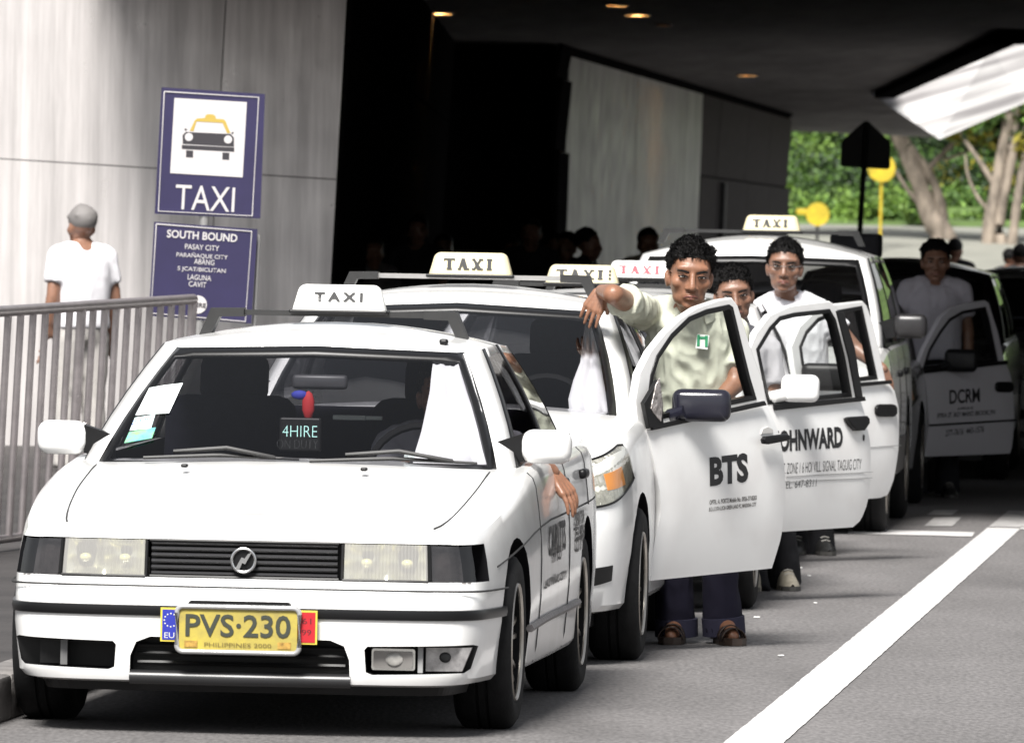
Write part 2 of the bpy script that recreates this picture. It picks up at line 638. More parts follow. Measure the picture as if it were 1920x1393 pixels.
        for sg in (1, -1):
            for j in range(nc - 1):
                for i in range(len(ts) - 1):
                    r = reg[j]
                    vs = quad(i, j, sg)
                    if r in ('windshield', 'rear_window', 'door_window', 'rear_door_window', 'quarter_window'):
                        if (i == 0 or i == len(ts) - 2):
                            if r in ('windshield', 'rear_window') and i == 0:
                                trim.add(vs, [(0, 1, 2, 3)])
                            elif i == 0: trim.add(vs, [(0, 1, 2, 3)])
                            else: (pil if r not in ('windshield',) else trim).add(vs, [(0, 1, 2, 3)])
                        else:
                            key = r if r in ('windshield', 'rear_window') else r + ('+' if sg > 0 else '-')
                            if key in skip: continue
                            panes.setdefault(key, MB()).add(vs, [(0, 1, 2, 3)])
                    elif r in ('wtrim', 'strim'):
                        trim.add(vs, [(0, 1, 2, 3)])
                    else:
                        if r == 'door_pillar' and 'door_window+' in skip and sg > 0: continue
                        pil.add(vs, [(0, 1, 2, 3)])
            for i in range(Rn):
                for j in range(nc - 1):
                    vs = [roof[i][j], roof[i][j + 1], roof[i + 1][j + 1], roof[i + 1][j]]
                    if sg < 0: vs = [Vector((-p.x, p.y, p.z)) for p in reversed(vs)]
                    pil.add(vs, [(0, 1, 2, 3)])
        o = pil.build('cabin_shell', s.paint, s.root, sm=40, merge=1e-5)
        md = o.modifiers.new('t', 'SOLIDIFY'); md.thickness = .018; md.offset = -1
        o2 = trim.build('window_trim', M_TRIM, s.root, sm=40, merge=1e-5)
        md = o2.modifiers.new('t', 'SOLIDIFY'); md.thickness = .014; md.offset = -.7
        for k, mbp in panes.items():
            nm = {'windshield': 'windshield', 'rear_window': 'rear_window'}.get(k, 'side_window')
            mbp.build(nm, s.sp.get('glass', M_GLASS), s.root, sm=60, merge=1e-5)
        s.roofG = roof
        s.G = G; s.ts = ts; s.reg = reg
    def wheels(s, rim=M_ALLOY, spokes=5):
        sp = s.sp
        rr, wd = sp['wr'], sp.get('ww', .19)
        prof = [(rr * .62, -wd / 2 + .01), (rr * .70, -wd / 2), (rr * .88, -wd / 2 - .004), (rr * .96, -wd / 2 + .012), (rr, -wd / 2 + .035),
                (rr, -.022), (rr - .008, -.02), (rr - .008, -.012), (rr, -.01), (rr, .01), (rr - .008, .012), (rr - .008, .02), (rr, .022),
                (rr, wd / 2 - .035), (rr * .96, wd / 2 - .012), (rr * .88, wd / 2 + .004), (rr * .70, wd / 2), (rr * .62, wd / 2 - .01)]
        ty = MB().lathe(prof, 40, closed=True).mesh('wheel', sm=40)
        ty.materials.append(M_RUBBER)
        rm = MB()
        ri = rr * .64
        rm.lathe([(ri * 1.0, -wd / 2 + .01), (ri * .98, wd / 2 - .004), (ri * 1.03, wd / 2 + .003), (ri * 1.05, wd / 2 - .004), (ri * 1.04, -wd / 2 + .01)], 36, closed=True)
        rm.lathe([(.001, wd / 2 - .045), (.05, wd / 2 - .045), (.062, wd / 2 - .055), (.062, wd / 2 - .09), (.001, wd / 2 - .09)], 18)
        rm.lathe([(.02, wd / 2 - .04), (.028, wd / 2 - .03), (.022, wd / 2 - .024), (.001, wd / 2 - .022)], 12)
        for k in range(spokes):
            a = 2 * PI * k / spokes
            ca, sa = math.cos(a), math.sin(a)
            for wv in (-.16, .16):
                p0 = Vector((math.cos(a + wv * .6) * .045, math.sin(a + wv * .6) * .045, wd / 2 - .055))
                p1 = Vector((math.cos(a + wv) * ri * .99, math.sin(a + wv) * ri * .99, wd / 2 - .03))
                rm.tube([p0, p1], [.016, .013], 6)
        rme = rm.mesh('rim', sm=35)
        rme.materials.append(rim)
        bk = MB().lathe([(.001, wd / 2 - .11), (ri * .97, wd / 2 - .11)], 24).mesh('brake_disc')
        bk.materials.append(M_BLACK)
        for y in sp['axles']:
            for sg in (1, -1):
                o = link('wheel', ty, s.root)
                o.location = (sg * (sp['track'] - wd / 2), y, rr - .006)
                o.rotation_euler = (0, PI / 2 * sg, 0)
                link('rim', rme, o); link('brake_disc', bk, o)
    def rack(s, y, z, x, dark=True, up=.05):
        """roof bar on two feet"""
        m = M_STEELGREY if dark else M_RACKSILVER
        mb = MB()
        mb.tube([(-x + .06, y, z), (x - .06, y, z)], .0135, 4, sq=1.4)
        o = mb.build('roof_rack', m, s.root)
        for sg in (-1, 1):
            f = MB()
            f.prism([(sg * (x - .15), z + .016), (sg * (x - .035), z + .014), (sg * (x + .005), z - up - .045), (sg * (x - .035), z - up - .045), (sg * (x - .065), z - .016), (sg * (x - .15), z - .014)], y - .035, y + .035)
            f.build('rack_foot', M_STEELGREY, o, fix=True)
        return o
    def roof_sign(s, y, z, w, h, m, txt, ink, serif=True, x=0, depth=.10, tw=.6, th=.42, dz=0.0, tail=None):
        """trapezoid lamp sign on the rack"""
        bm = bmesh.new()
        a, b = w / 2, w / 2 * .86
        q = [(-a, -depth / 2, 0), (a, -depth / 2, 0), (a, depth / 2, 0), (-a, depth / 2, 0), (-b, -depth * .3, h), (b, -depth * .3, h), (b, depth * .3, h), (-b, depth * .3, h)]
        vs = [bm.verts.new(p) for p in q]
        for f in ((3, 2, 1, 0), (4, 5, 6, 7), (0, 1, 5, 4), (1, 2, 6, 5), (2, 3, 7, 6), (3, 0, 4, 7)):
            bm.faces.new([vs[i] for i in f])
        ed = [e for e in bm.edges if max(v.co.z for v in e.verts) > h * .9]
        bmesh.ops.bevel(bm, geom=ed, offset=.022, segments=4, profile=.5, affect='EDGES')
        bm.transform(Matrix.Translation((x, y, z)))
        me = bpy.data.meshes.new('roof_sign'); bm.to_mesh(me); bm.free(); smooth(me, 40)
        o = link('roof_sign', me, s.root, [m])
        base = MB(); base.rbox((x, y, z - .007), (w * 1.06, depth * 1.15, .014), .005)
        base.build('sign_base', M_BLACK, o)
        up = Vector((0, depth * .2, h)).normalized()
        fz = .47 + dz
        ctr = Vector((x, y - depth / 2 + depth * .2 * fz - .0045, z + h * fz))
        M = frame(ctr, (1, 0, 0), up)
        if serif: serif_letters(txt, w * tw, h * th, M, o, ink)
        else: lettering(txt, .1, M, o, ink, bold=.004, spacing=1.5, fit=(w * tw, h * th))
        if tail:
            t = MB(); t.T = M
            for ty in (-.5, 0, .5):
                t.ellipsoid((w * tw * .5 + .012, ty * h * th * .8, 0), (.006, .006, .001), n=8)
            t.build('sign_dots', ink, o)
        return o

def serif_letters(txt, w, h, M, parent, ink):
    """roman capitals drawn as strokes"""
    n = len(txt)
    cell = w / (n - .25)
    cw = cell * .80
    x = -w / 2
    for ch in txt:
        mb = MB(); mb.T = M
        z = [0.0]
        def st(poly):
            z[0] += .00012
            mb.prism([(px + x, py) for px, py in poly], 0, .0006 + z[0], plane='xy')
        W = cw; H = h; t = .33 * W; th = .17 * W; sr = .12 * H
        lo, hi = -H / 2, H / 2
        if ch == 'T':
            st([(W * .5 - t / 2, lo), (W * .5 + t / 2, lo), (W * .5 + t / 2, hi), (W * .5 - t / 2, hi)])
            st([(0, hi - sr), (W, hi - sr), (W, hi), (0, hi)])
            st([(0, hi - H * .26), (sr * .8, hi - sr), (0, hi)]); st([(W, hi - H * .26), (W, hi), (W - sr * .8, hi - sr)])
            st([(W * .26, lo), (W * .74, lo), (W * .74, lo + sr), (W * .26, lo + sr)])
            x += cell
        elif ch == 'A':
            st([(W * .08, lo), (W * .08 + th, lo), (W * .5 + th * .3, hi), (W * .5 - th, hi)])
            st([(W * .86 - t, lo), (W * .92, lo), (W * .5 + t * .35, hi), (W * .5 - t * .65, hi)])
            st([(W * .24, lo + H * .30), (W * .72, lo + H * .30), (W * .70, lo + H * .37), (W * .27, lo + H * .37)])
            st([(0, lo), (W * .28, lo), (W * .28, lo + sr), (0, lo + sr)]); st([(W * .62, lo), (W * 1.04, lo), (W * 1.04, lo + sr), (W * .62, lo + sr)])
            x += cell
        elif ch == 'X':
            st([(W * .80 - t, lo), (W * .92, lo), (W * .24, hi), (W * .06, hi)])
            st([(W * .10, lo), (W * .10 + th, lo), (W * .88, hi), (W * .88 - th, hi)])
            for a, b in ((0, .3), (.62, 1.0)):
                st([(W * a, lo), (W * b, lo), (W * b, lo + sr), (W * a, lo + sr)])
                st([(W * a, hi - sr), (W * b, hi - sr), (W * b, hi), (W * a, hi)])
            x += cell
        else:
            st([(W * .3 - t / 2, lo), (W * .3 + t / 2, lo), (W * .3 + t / 2, hi), (W * .3 - t / 2, hi)])
            st([(W * .06, lo), (W * .54, lo), (W * .54, lo + sr), (W * .06, lo + sr)])
            st([(W * .06, hi - sr), (W * .54, hi - sr), (W * .54, hi), (W * .06, hi)])
        mb.build('letter', ink, parent, fix=True)

def mirror_part(c, x, y, z, w, h, m, sg, arm=M_BLACK, dep=.09):
    mb = MB()
    mb.rbox((x, y, z), (w, dep, h), .04, seg=4)
    o = mb.build('door_mirror', m, c.root, sm=50)
    a = MB()
    xi = x - sg * w * .45
    a.prism([(xi, z + h * .38), (xi, z - h * .45), (xi - sg * .10, z - h * .6), (xi - sg * .10, z + h * .1)], y - .02, y + .05)
    a.build('mirror_arm', arm, o, fix=True)
    g = MB(); g.rbox((x, y + dep / 2 + .001, z), (w * .86, .006, h * .84), .002)
    g.build('mirror_glass', M_CHROME, o)
    return o

def interior(c, yd, ys, z0, hw, wheel_side=.36, seats=True):
    """dashboard, wheel, front and rear seats"""
    d = MB()
    G = []
    for y, z in ((yd - .02, z0 - .06), (yd + .12, z0 + .0), (yd + .32, z0 + .0), (yd + .42, z0 - .05), (yd + .44, z0 - .3)):
        G.append([(x, y - .1 * (1 - (x / hw) ** 2), z + .015 * (1 - (x / hw) ** 2)) for x in np.linspace(-hw, hw, 11)])
    d.grid(G)
    d.build('dashboard', M_DARK, c.root, sm=50)
    st = MB()
    M = Matrix.Translation((wheel_side, yd + .55, z0 + .0)) @ Matrix.Rotation(R(62), 4, 'X')
    st.lathe([(.18 + .014 * math.cos(a), .014 * math.sin(a)) for a in np.linspace(0, 2 * PI, 9)[:-1]], 28, closed=True, M=M)
    st.T = M
    st.box((-.17, -.018, -.01), (.17, .018, .01)); st.box((-.018, -.17, -.012), (.018, 0, .012))
    st.T = None
    st.build('steering_wheel', M_BLACK, c.root, sm=40)
    if seats:
        for x in (-.36, .36):
            sb = MB()
            sb.rbox((x, ys + .08, z0 - .06), (.46, .16, .62), .07, M=Matrix.Rotation(R(-14), 3, 'X'), seg=3)
            sb.rbox((x, ys - .2, z0 - .42), (.48, .5, .16), .06, seg=3)
            so = sb.build('seat', M_SEAT, c.root, sm=50)
            hr = MB(); hr.rbox((x, ys + .2, z0 + .30), (.24, .09, .17), .04, M=Matrix.Rotation(R(-10), 3, 'X'), seg=3)
            hr.build('headrest', M_SEAT, so, sm=50)
        rb = MB(); rb.rbox((0, ys + 1.0, z0 - .1), (hw * 1.9, .18, .6), .07, M=Matrix.Rotation(R(-18), 3, 'X'), seg=3)
        rb.build('rear_seat', M_SEAT, c.root, sm=50)

def patch(c, x0, x1, z0, z1, push, sg=1, nx=10, nz=4, fn=None):
    G = []
    for j in range(nz + 1):
        z = z0 + (z1 - z0) * j / nz
        row = []
        for i in range(nx + 1):
            x = x0 + (x1 - x0) * i / nx
            xx, zz = (fn(i / nx, j / nz, x, z) if fn else (x, z))
            p = c.fpt(xx, zz, push)
            p.x *= sg
            row.append(p)
        G.append(row)
    return G

def slab(c, x0, x1, z0, z1, pa, pb, sg=1, nx=10, nz=4, fn=None, mb=None):
    """closed patch following the front surface between pushes pa and pb"""
    mb = mb or MB()
    A = patch(c, x0, x1, z0, z1, pa, sg, nx, nz, fn); B = patch(c, x0, x1, z0, z1, pb, sg, nx, nz, fn)
    mb.grid(A); mb.grid(B, flip=True)
    mb.grid([A[0], B[0]]); mb.grid([A[-1], B[-1]])
    mb.grid([[r[0] for r in A], [r[0] for r in B]]); mb.grid([[r[-1] for r in A], [r[-1] for r in B]])
    return mb

def rrect(x0, z0, x1, z1, r, n=4):
    P = []
    for cx, cz, a0 in ((x1 - r, z1 - r, 0), (x0 + r, z1 - r, 90), (x0 + r, z0 + r, 180), (x1 - r, z0 + r, 270)):
        for k in range(n + 1):
            a = R(a0 + 90 * k / n)
            P.append((cx + r * math.cos(a), cz + r * math.sin(a)))
    return P
# ------------------------------------------------------------------ ground
def asphalt():
    m = bpy.data.materials.new('asphalt'); m.use_nodes = True
    n, l = m.node_tree.nodes, m.node_tree.links
    b = n['Principled BSDF']
    tc = n.new('ShaderNodeTexCoord')
    mp = n.new('ShaderNodeMapping'); mp.inputs['Rotation'].default_value = (0, 0, R(5)); mp.inputs['Scale'].default_value = (1, .25, 1)
    l.new(tc.outputs['Object'], mp.inputs[0])
    a = n.new('ShaderNodeTexNoise'); a.inputs['Scale'].default_value = 1.1; a.inputs['Detail'].default_value = 8; a.inputs['Roughness'].default_value = .62
    l.new(mp.outputs[0], a.inputs['Vector'])
    g = n.new('ShaderNodeTexNoise'); g.inputs['Scale'].default_value = 55; g.inputs['Detail'].default_value = 3
    mp2 = n.new('ShaderNodeMapping'); mp2.inputs['Scale'].default_value = (1, .22, 1)
    l.new(tc.outputs['Object'], mp2.inputs[0]); l.new(mp2.outputs[0], g.inputs['Vector'])
    cr = n.new('ShaderNodeValToRGB')
    cr.color_ramp.elements[0].position = .3; cr.color_ramp.elements[0].color = (.100, .095, .094, 1)
    cr.color_ramp.elements[1].position = .72; cr.color_ramp.elements[1].color = (.150, .143, .142, 1)
    l.new(a.outputs['Fac'], cr.inputs[0])
    mr = n.new('ShaderNodeMapRange'); mr.inputs['From Min'].default_value = .3; mr.inputs['From Max'].default_value = .7; mr.inputs['To Min'].default_value = .72; mr.inputs['To Max'].default_value = 1.28
    l.new(g.outputs['Fac'], mr.inputs[0])
    mx = n.new('ShaderNodeMix'); mx.data_type = 'RGBA'; mx.blend_type = 'MULTIPLY'; mx.inputs[0].default_value = 1
    l.new(cr.outputs[0], mx.inputs[6]); l.new(mr.outputs[0], mx.inputs[7]); l.new(mx.outputs[2], b.inputs['Base Color'])
    st = n.new('ShaderNodeTexNoise'); st.inputs['Scale'].default_value = .55; st.inputs['Detail'].default_value = 5; st.inputs['Distortion'].default_value = .6
    l.new(mp.outputs[0], st.inputs['Vector'])
    sr = n.new('ShaderNodeMapRange'); sr.inputs['From Min'].default_value = .54; sr.inputs['From Max'].default_value = .72; sr.inputs['To Min'].default_value = 1; sr.inputs['To Max'].default_value = .62
    l.new(st.outputs['Fac'], sr.inputs[0])
    m3 = n.new('ShaderNodeMix'); m3.data_type = 'RGBA'; m3.blend_type = 'MULTIPLY'; m3.inputs[0].default_value = 1
    l.new(mx.outputs[2], m3.inputs[6]); l.new(sr.outputs[0], m3.inputs[7]); l.new(m3.outputs[2], b.inputs['Base Color'])
    b.inputs['Roughness'].default_value = .85
    bp = n.new('ShaderNodeBump'); bp.inputs['Strength'].default_value = .5; bp.inputs['Distance'].default_value = .006
    l.new(g.outputs['Fac'], bp.inputs['Height']); l.new(bp.outputs[0], b.inputs['Normal'])
    return m

tag(MB().add([(-400, -60, 0), (400, -60, 0), (400, 900, 0), (-400, 900, 0)], [(0, 1, 2, 3)]).build('road', asphalt()), kind='structure')

def gp(px, py, z=0.0):
    """ground point under a photo pixel"""
    v = CAMROT @ Vector(((px - CX) / F, -(py - CY) / F, -1.0))
    return EYE + v * ((z - EYE.z) / v.z)
# ------------------------------------------------------------------ the front taxi
SEDAN = dict(
    hw=.8325, sill=.168, wr=.29, ww=.185, arch=.335, track=.815, axles=(.80, 3.23), cab=(1.55, 3.45), cabc=2.5, bow=.12, bulge=.02,
    plan=[(0, 0), (.25, .004), (.50, .015), (.655, .058), (.738, .145), (.774, .31), (.805, .6), (.826, 1.0), (.8325, 1.7), (.8325, 2.8), (.82, 3.6), (.775, 4.10), (.66, 4.26), (.35, 4.315), (0, 4.325)],
    front=[(.165, .05), (.172, .02), (.20, .008), (.30, 0), (.37, 0), (.42, 0), (.45, .008), (.468, .03), (.473, .062), (.50, .066), (.56, .074), (.62, .084), (.634, .10), (.65, .16)],
    side=[(0, .07), (.015, .035), (.05, .018), (.22, .008), (.36, 0), (.45, 0), (.52, 0), (.57, 0), (.60, .001), (.66, .002), (.80, .012), (.92, .024), (.97, .036), (1, .06)],
    rear=[(.2, .06), (.21, .03), (.24, .01), (.33, 0), (.40, 0), (.45, 0), (.50, .01), (.53, .03), (.535, .06), (.6, .06), (.75, .07), (.85, .08), (.88, .1), (.9, .16)],
    shoulder=[(0, .645), (.25, .665), (.8, .75), (1.3, .815), (1.7, .845), (4.0, .88), (4.33, .88)],
    spine=[(.42, .70), (.9, .785), (1.25, .845), (1.5, .85), (3.4, .9), (4.0, .92)],
    cabin=[('windshield', 8, (0, 1.37, .815), (0, 2.02, 1.225)), ('wtrim', 1, (.655, 1.40, .81), (.475, 2.03, 1.21)), ('pillar', 2, (.68, 1.42, .81), (.495, 2.05, 1.212)),
           ('strim', 1, (.738, 1.50, .815), (.55, 2.12, 1.222)), ('door_window', 4, (.745, 1.56, .82), (.555, 2.16, 1.225)), ('strim', 2, (.755, 2.42, .84), (.56, 2.48, 1.235)),
           ('rear_door_window', 4, (.755, 2.50, .84), (.56, 2.55, 1.235)), ('strim', 1, (.74, 3.2, .86), (.55, 3.0, 1.225)), ('pillar', 3, (.735, 3.25, .86), (.545, 3.03, 1.222)),
           ('wtrim', 1, (.62, 3.62, .88), (.49, 3.12, 1.21)), ('rear_window', 6, (.60, 3.64, .88), (.475, 3.13, 1.21)), ('end', 1, (0, 3.74, .885), (0, 3.2, 1.225))],
    roof_spine=[(1.9, 1.23), (2.18, 1.278), (2.5, 1.305), (2.9, 1.30), (3.1, 1.265), (3.2, 1.23)],
)

def side_line(c, y0, y1, t, push, r, name, m, n=14, sg=1):
    """thin strip along the flank between two stations"""
    ys = np.linspace(y0, y1, n)
    h = c.n // 3
    idx = np.arange(c.n)
    pts = []
    for y in ys:
        i = float(np.interp(y, c.C[h:, 1], idx[h:]))
        p = c.S(i, t, push); pts.append((p.x * sg, p.y, p.z))
    return MB().tube(pts, r, 6).build(name, m, c.root)

def flank_pt(c, y, t, push=0.0):
    h = c.n // 4
    i = float(np.interp(y, c.C[h:, 1], np.arange(c.n)[h:]))
    return c.S(i, t, push)

def build_front_taxi():
    c = Car('sedan_taxi', 'white older sedan taxi at the head of the queue, yellow number plate', (-.855, 27.25), 5.5, SEDAN)
    cuts = []
    def cut(poly, y1, y0=-.2):
        mb = MB(); mb.prism(poly, y0, y1); cuts.append(mb)
    # grille and lamps share one long recess; lower openings
    cut([(-.66, .500), (.66, .500), (.66, .622), (-.66, .622)], .155)
    cut([(.60, .501), (.80, .501), (.80, .621), (.60, .621)], .30, .05)
    cut([(-.60, .501), (-.80, .501), (-.80, .621), (-.60, .621)], .30, .05)
    low = [(-.358, .10), (.356, .10), (.352, .25), (.335, .295), (.29, .313), (-.29, .313), (-.335, .295), (-.354, .25)]
    cut(low, .12)
    fogR = [(.405, .213), (.425, .205), (.71, .212), (.728, .225), (.748, .297), (.735, .302), (.41, .296), (.40, .285)]
    fogL = [(-a, b) for a, b in fogR]
    cut(fogR, .20); cut(fogL, .24)
    c.body(cuts)
    c.cabin()
    c.wheels(spokes=7)
    interior(c, 1.42, 2.35, .80, .66)
    r = c.root
    # grille
    g = MB(); g.box((-.305, .13, .498), (.305, .152, .624)); go = g.build('grille', M_BLACK, r)
    for k in range(6):
        z = .513 + k * .0196
        q = MB()
        q.tube([(x, .088 + .05 * abs(x) ** 2, z) for x in np.linspace(-.30, .30, 9)], .0078, 6, sq=1.5)
        q.build('slat', mat('grille_slat', (.03, .03, .032), rough=.28), go, sm=50)
    for z in (.503, .619):
        q = MB(); q.tube([(x, .078 + .05 * abs(x) ** 2, z) for x in np.linspace(-.305, .305, 9)], .006, 6); q.build('grille_rail', M_BLACK, go)
    e = MB()
    Me = Matrix.Translation((0, .062, .560)) @ Matrix.Rotation(PI / 2, 4, 'X')
    e.lathe([(.038 + .0055 * math.cos(a), .0055 * math.sin(a)) for a in np.linspace(0, 2 * PI, 9)[:-1]], 32, closed=True, M=Me)
    e.lathe([(.001, -.006), (.036, -.006), (.036, -.012), (.001, -.012)], 28, mi=1, M=Me)
    bolt = [(-.026, -.028), (-.012, -.030), (-.004, -.008), (.006, -.012), (.028, .028), (.014, .020), (.004, .006), (-.006, .010)]
    e.T = Matrix.Translation((0, .062, .560)); e.prism([(a, b) for a, b in bolt], -.006, .004)
    e.T = None
    e.build('emblem', [mat('emblem_metal', (.55, .55, .55), rough=.25, metal=1), M_BLACK], go, sm=40, fix=True)
    # lamps
    flute = lambda i, j, x, z: (x, z)
    refl = mat('lamp_reflector', (.62, .61, .58), rough=.22, metal=.85)
    amber = mat('lamp_yellow', (.62, .60, .18), rough=.4)
    for sg in (1, -1):
        G = []
        nx = 48
        for j in range(5):
            z = .503 + .116 * j / 4
            row = []
            for i in range(nx + 1):
                x = .322 + (.612 - .322) * i / nx
                p = c.fpt(x, z, -.006 + (.0015 if i % 2 else 0)); p.x *= sg; row.append(p)
            G.append(row)
        lens = MB().grid(G, flip=sg < 0).build('headlight', M_MILKLENS, r, sm=20)
        b = slab(c, .318, .618, .50, .622, -.075, -.09, sg, 8, 2)
        b.build('reflector', refl, lens)
        fr = MB()
        fr.tube([c.fpt(x, .503, -.002) * 1 if sg > 0 else Vector((-c.fpt(x, .503).x, c.fpt(x, .503).y, .503)) for x in np.linspace(.32, .612, 9)], .005, 6)
        fr.tube([Vector((sg * c.fpt(.318, z).x, c.fpt(.318, z, -.004).y, z)) for z in (.503, .618)], .006, 6)
        fr.tube([Vector((sg * c.fpt(.618, z).x, c.fpt(.618, z, -.004).y, z)) for z in (.503, .618)], .007, 6)
        fr.build('lamp_frame', M_BLACK, lens)
        G = []
        for j in range(9):
            zq = j / 8
            row = []
            for i in range(25):
                xq = i / 24
                loc_ = (xq * 2) % 1.0 if xq < 1 else 1.0
                dep = .030 + .045 * (1 - (2 * loc_ - 1) ** 2) * (1 - (2 * zq - 1) ** 4)
                p = c.fpt(.322 + .29 * xq, .503 + .116 * zq, -dep); p.x *= sg; row.append(p)
            G.append(row)
        MB().grid(G, flip=sg < 0).build('reflector_bowl', mat('bowl_chrome', (.78, .76, .68), rough=.22, metal=.9, var=.5, vscale=11, dark=(.62, .61, .36)), lens, sm=60)
        bu = MB()
        for x in (.395, .54):
            p = c.fpt(x, .558, -.040); p.x *= sg
            bu.ellipsoid(p, (.020, .016, .014), n=12)
        bu.build('bulb', mat('bulb_glass', (.55, .52, .26), rough=.15), lens, sm=60)
        cl = slab(c, .626, .748, .503, .618, .0, -.008, sg, 12, 4).build('corner_lamp', M_SMOKE, r, sm=40)
        slab(c, .63, .745, .503, .618, -.04, -.05, sg, 8, 2).build('reflector', mat('dull_reflector', (.42, .41, .40), rough=.3, metal=.6, var=.5, vscale=14), cl)
    # bumper strip
    st = slab(c, -.8275 + .0, .8275, .376, .417, .006, -.004, 1, 60, 2) if False else None
    mb = MB()
    i1 = float(np.interp(.52, c.C[8:40, 1], np.arange(8, 40)))
    rows = []
    for z, pu in ((.379, -.002), (.381, .008), (.397, .011), (.412, .008), (.414, -.002)):
        t = c.tz(z)
        half = [c.S(i, t, pu) for i in np.linspace(0, i1, 26)]
        for p in half: p.z = z
        rows.append([Vector((-p.x, p.y, p.z)) for p in reversed(half[1:])] + half)
    mb.grid(rows)
    mb.build('bumper_strip', mat('strip_black', (.005, .005, .0055), rough=.3, spec=.3), r, sm=50)
    gp_ = [c.S(i, c.tz(.4725), .012) for i in np.linspace(0, i1, 26)]
    for p in gp_: p.z = .4725
    MB().tube([Vector((-p.x, p.y - .004, p.z)) for p in reversed(gp_[1:])] + [Vector((p.x, p.y - .004, p.z)) for p in gp_], .0035, 5).build('bumper_gap', M_SEAM, r)
    # lower grille
    lg = MB(); lg.prism([(a * .998, max(b, .166)) for a, b in low], .085, .11); lgo = lg.build('lower_grille', M_BLACK, r, fix=True)
    for z in (.285, .258, .228):
        MB().tube([(-.335, .055, z), (0, .045, z), (.335, .055, z)], .008, 6).build('slat', M_BLACK, lgo, sm=50)
    MB().tube([(-.355, .03, .182), (0, .012, .182), (.355, .03, .182)], .024, 10).build('lower_lip', mat('lip_black', (.018, .018, .019), rough=.33), lgo, sm=50)
    ap = MB()
    hp = [c.S(i, 0, -.02) for i in np.linspace(0, i1 - 2, 18)]
    for sgx in (1,):
        top = [Vector((-p.x, p.y, .172)) for p in reversed(hp[1:])] + [Vector((p.x, p.y, .172)) for p in hp]
        bot = [Vector((p.x * .98, p.y + .02, .135)) for p in top]
        ap.grid([top, bot])
    ap.build('air_dam', M_BLACK, r)
    # fog lamps: fitted on the car's left, one unit gone on its right
    fb = MB(); fb.prism(fogR, .17, .195); fo = fb.build('fog_lamp', M_BLACK, r, fix=True)
    f1 = MB(); f1.prism(rrect(.418, .219, .558, .288, .008), .062, .075); f1.build('lamp_body', refl, fo, fix=True)
    f2 = MB(); f2.prism(rrect(.425, .226, .551, .281, .006), .052, .0618); f2.build('lens', mat('fog_lens', (.22, .21, .20), rough=.15, metal=.3), fo, fix=True)
    f3 = MB(); f3.ellipsoid((.492, .05, .254), (.028, .006, .023), n=14); f3.build('lamp_bowl', mat('fog_bowl', (.34, .33, .31), rough=.3, var=.4, vscale=30), fo, sm=60)
    f4 = MB(); f4.box((.566, .07, .212), (.582, .085, .296)); f4.build('divider', mat('bracket_grey', (.30, .30, .30), rough=.5), fo)
    f5 = MB(); f5.prism([(.588, .216), (.705, .218), (.735, .294), (.588, .292)], .105, .13); f5.build('lamp_body', mat('signal_reflector', (.34, .33, .33), rough=.3, metal=.6, var=.5, vscale=25), fo, fix=True)
    f6 = MB(); f6.ellipsoid((.650, .103, .262), (.019, .006, .017), n=14); f6.build('bulb_hole', M_INK, fo, sm=60)
    fl0 = MB(); fl0.prism(fogL, .18, .23); fl0.build('empty_lamp_socket', M_BLACK, r, fix=True)
    f7 = MB(); f7.box((-.66, .11, .216), (-.590, .12, .292)); f7.box((-.588, .07, .214), (-.566, .082, .294), mi=1)
    f7.build('fog_lamp_bracket', [M_BLACK, mat('bracket_dull', (.12, .12, .12))], r)
    # number plate and its side plates
    yp = -.045
    npl = MB(); npl.prism(rrect(-.190, .277, .190, .408, .012), yp, yp + .012); po = npl.build('number_plate', mat('plate_yellow', (.47, .38, .06), rough=.5, var=.5, vscale=11, dark=(.27, .22, .07)), r, fix=True)
    fr = MB()
    P = rrect(-.197, .270, .197, .414, .02, 5)
    fr.tube([(a, yp - .002, b) for a, b in P] + [(P[0][0], yp - .002, P[0][1])], .0085, 8, cap=False)
    fr.build('plate_frame', mat('clear_frame', (.42, .42, .42), rough=.2, metal=.4), po, sm=60)
    fx = frame(Vector((0, yp - .003, .355)), (1, 0, 0), (0, 0, 1))
    lettering('PVS·230', .1, fx, po, mat('plate_ink', (.035, .04, .03), rough=.5), fit=(.338, .072), bold=.0015)
    lettering('PHILIPPINES 2000', .1, frame(Vector((.0, yp - .003, .294)), (1, 0, 0), (0, 0, 1)), po, mat('plate_ink2', (.16, .12, .03), rough=.5), fit=(.215, .013))
    q = MB(); q.box((-.172, yp - .0025, .284), (-.130, yp + .001, .305)); q.box((.128, yp - .0025, .284), (.170, yp + .001, .305)); q.build('plate_sticker', mat('plate_stick', (.40, .24, .05), rough=.5, var=.6, vscale=60), po)
    for nm, x0, x1, cm, t1, t2 in (('blue_plate', -.252, -.185, (.02, .03, .30), '', 'EU'), ('red_plate', .185, .252, (.42, .012, .02), '61', '99')):
        b = MB(); b.box((x0, yp + .014, .300), (x1, yp + .022, .408)); bo = b.build(nm, mat('plate_edge_yellow', (.60, .48, .06)), po)
        i = MB(); i.box((x0 + .006, yp + .012, .306), (x1 - .006, yp + .0138, .402)); io = i.build('plate_field', mat(nm + '_field', cm, rough=.45), bo)
        ink = mat('plate_pale', (.55, .55, .5)) if nm == 'blue_plate' else mat('plate_darkred', (.09, .01, .012))
        cx = (x0 + x1) / 2
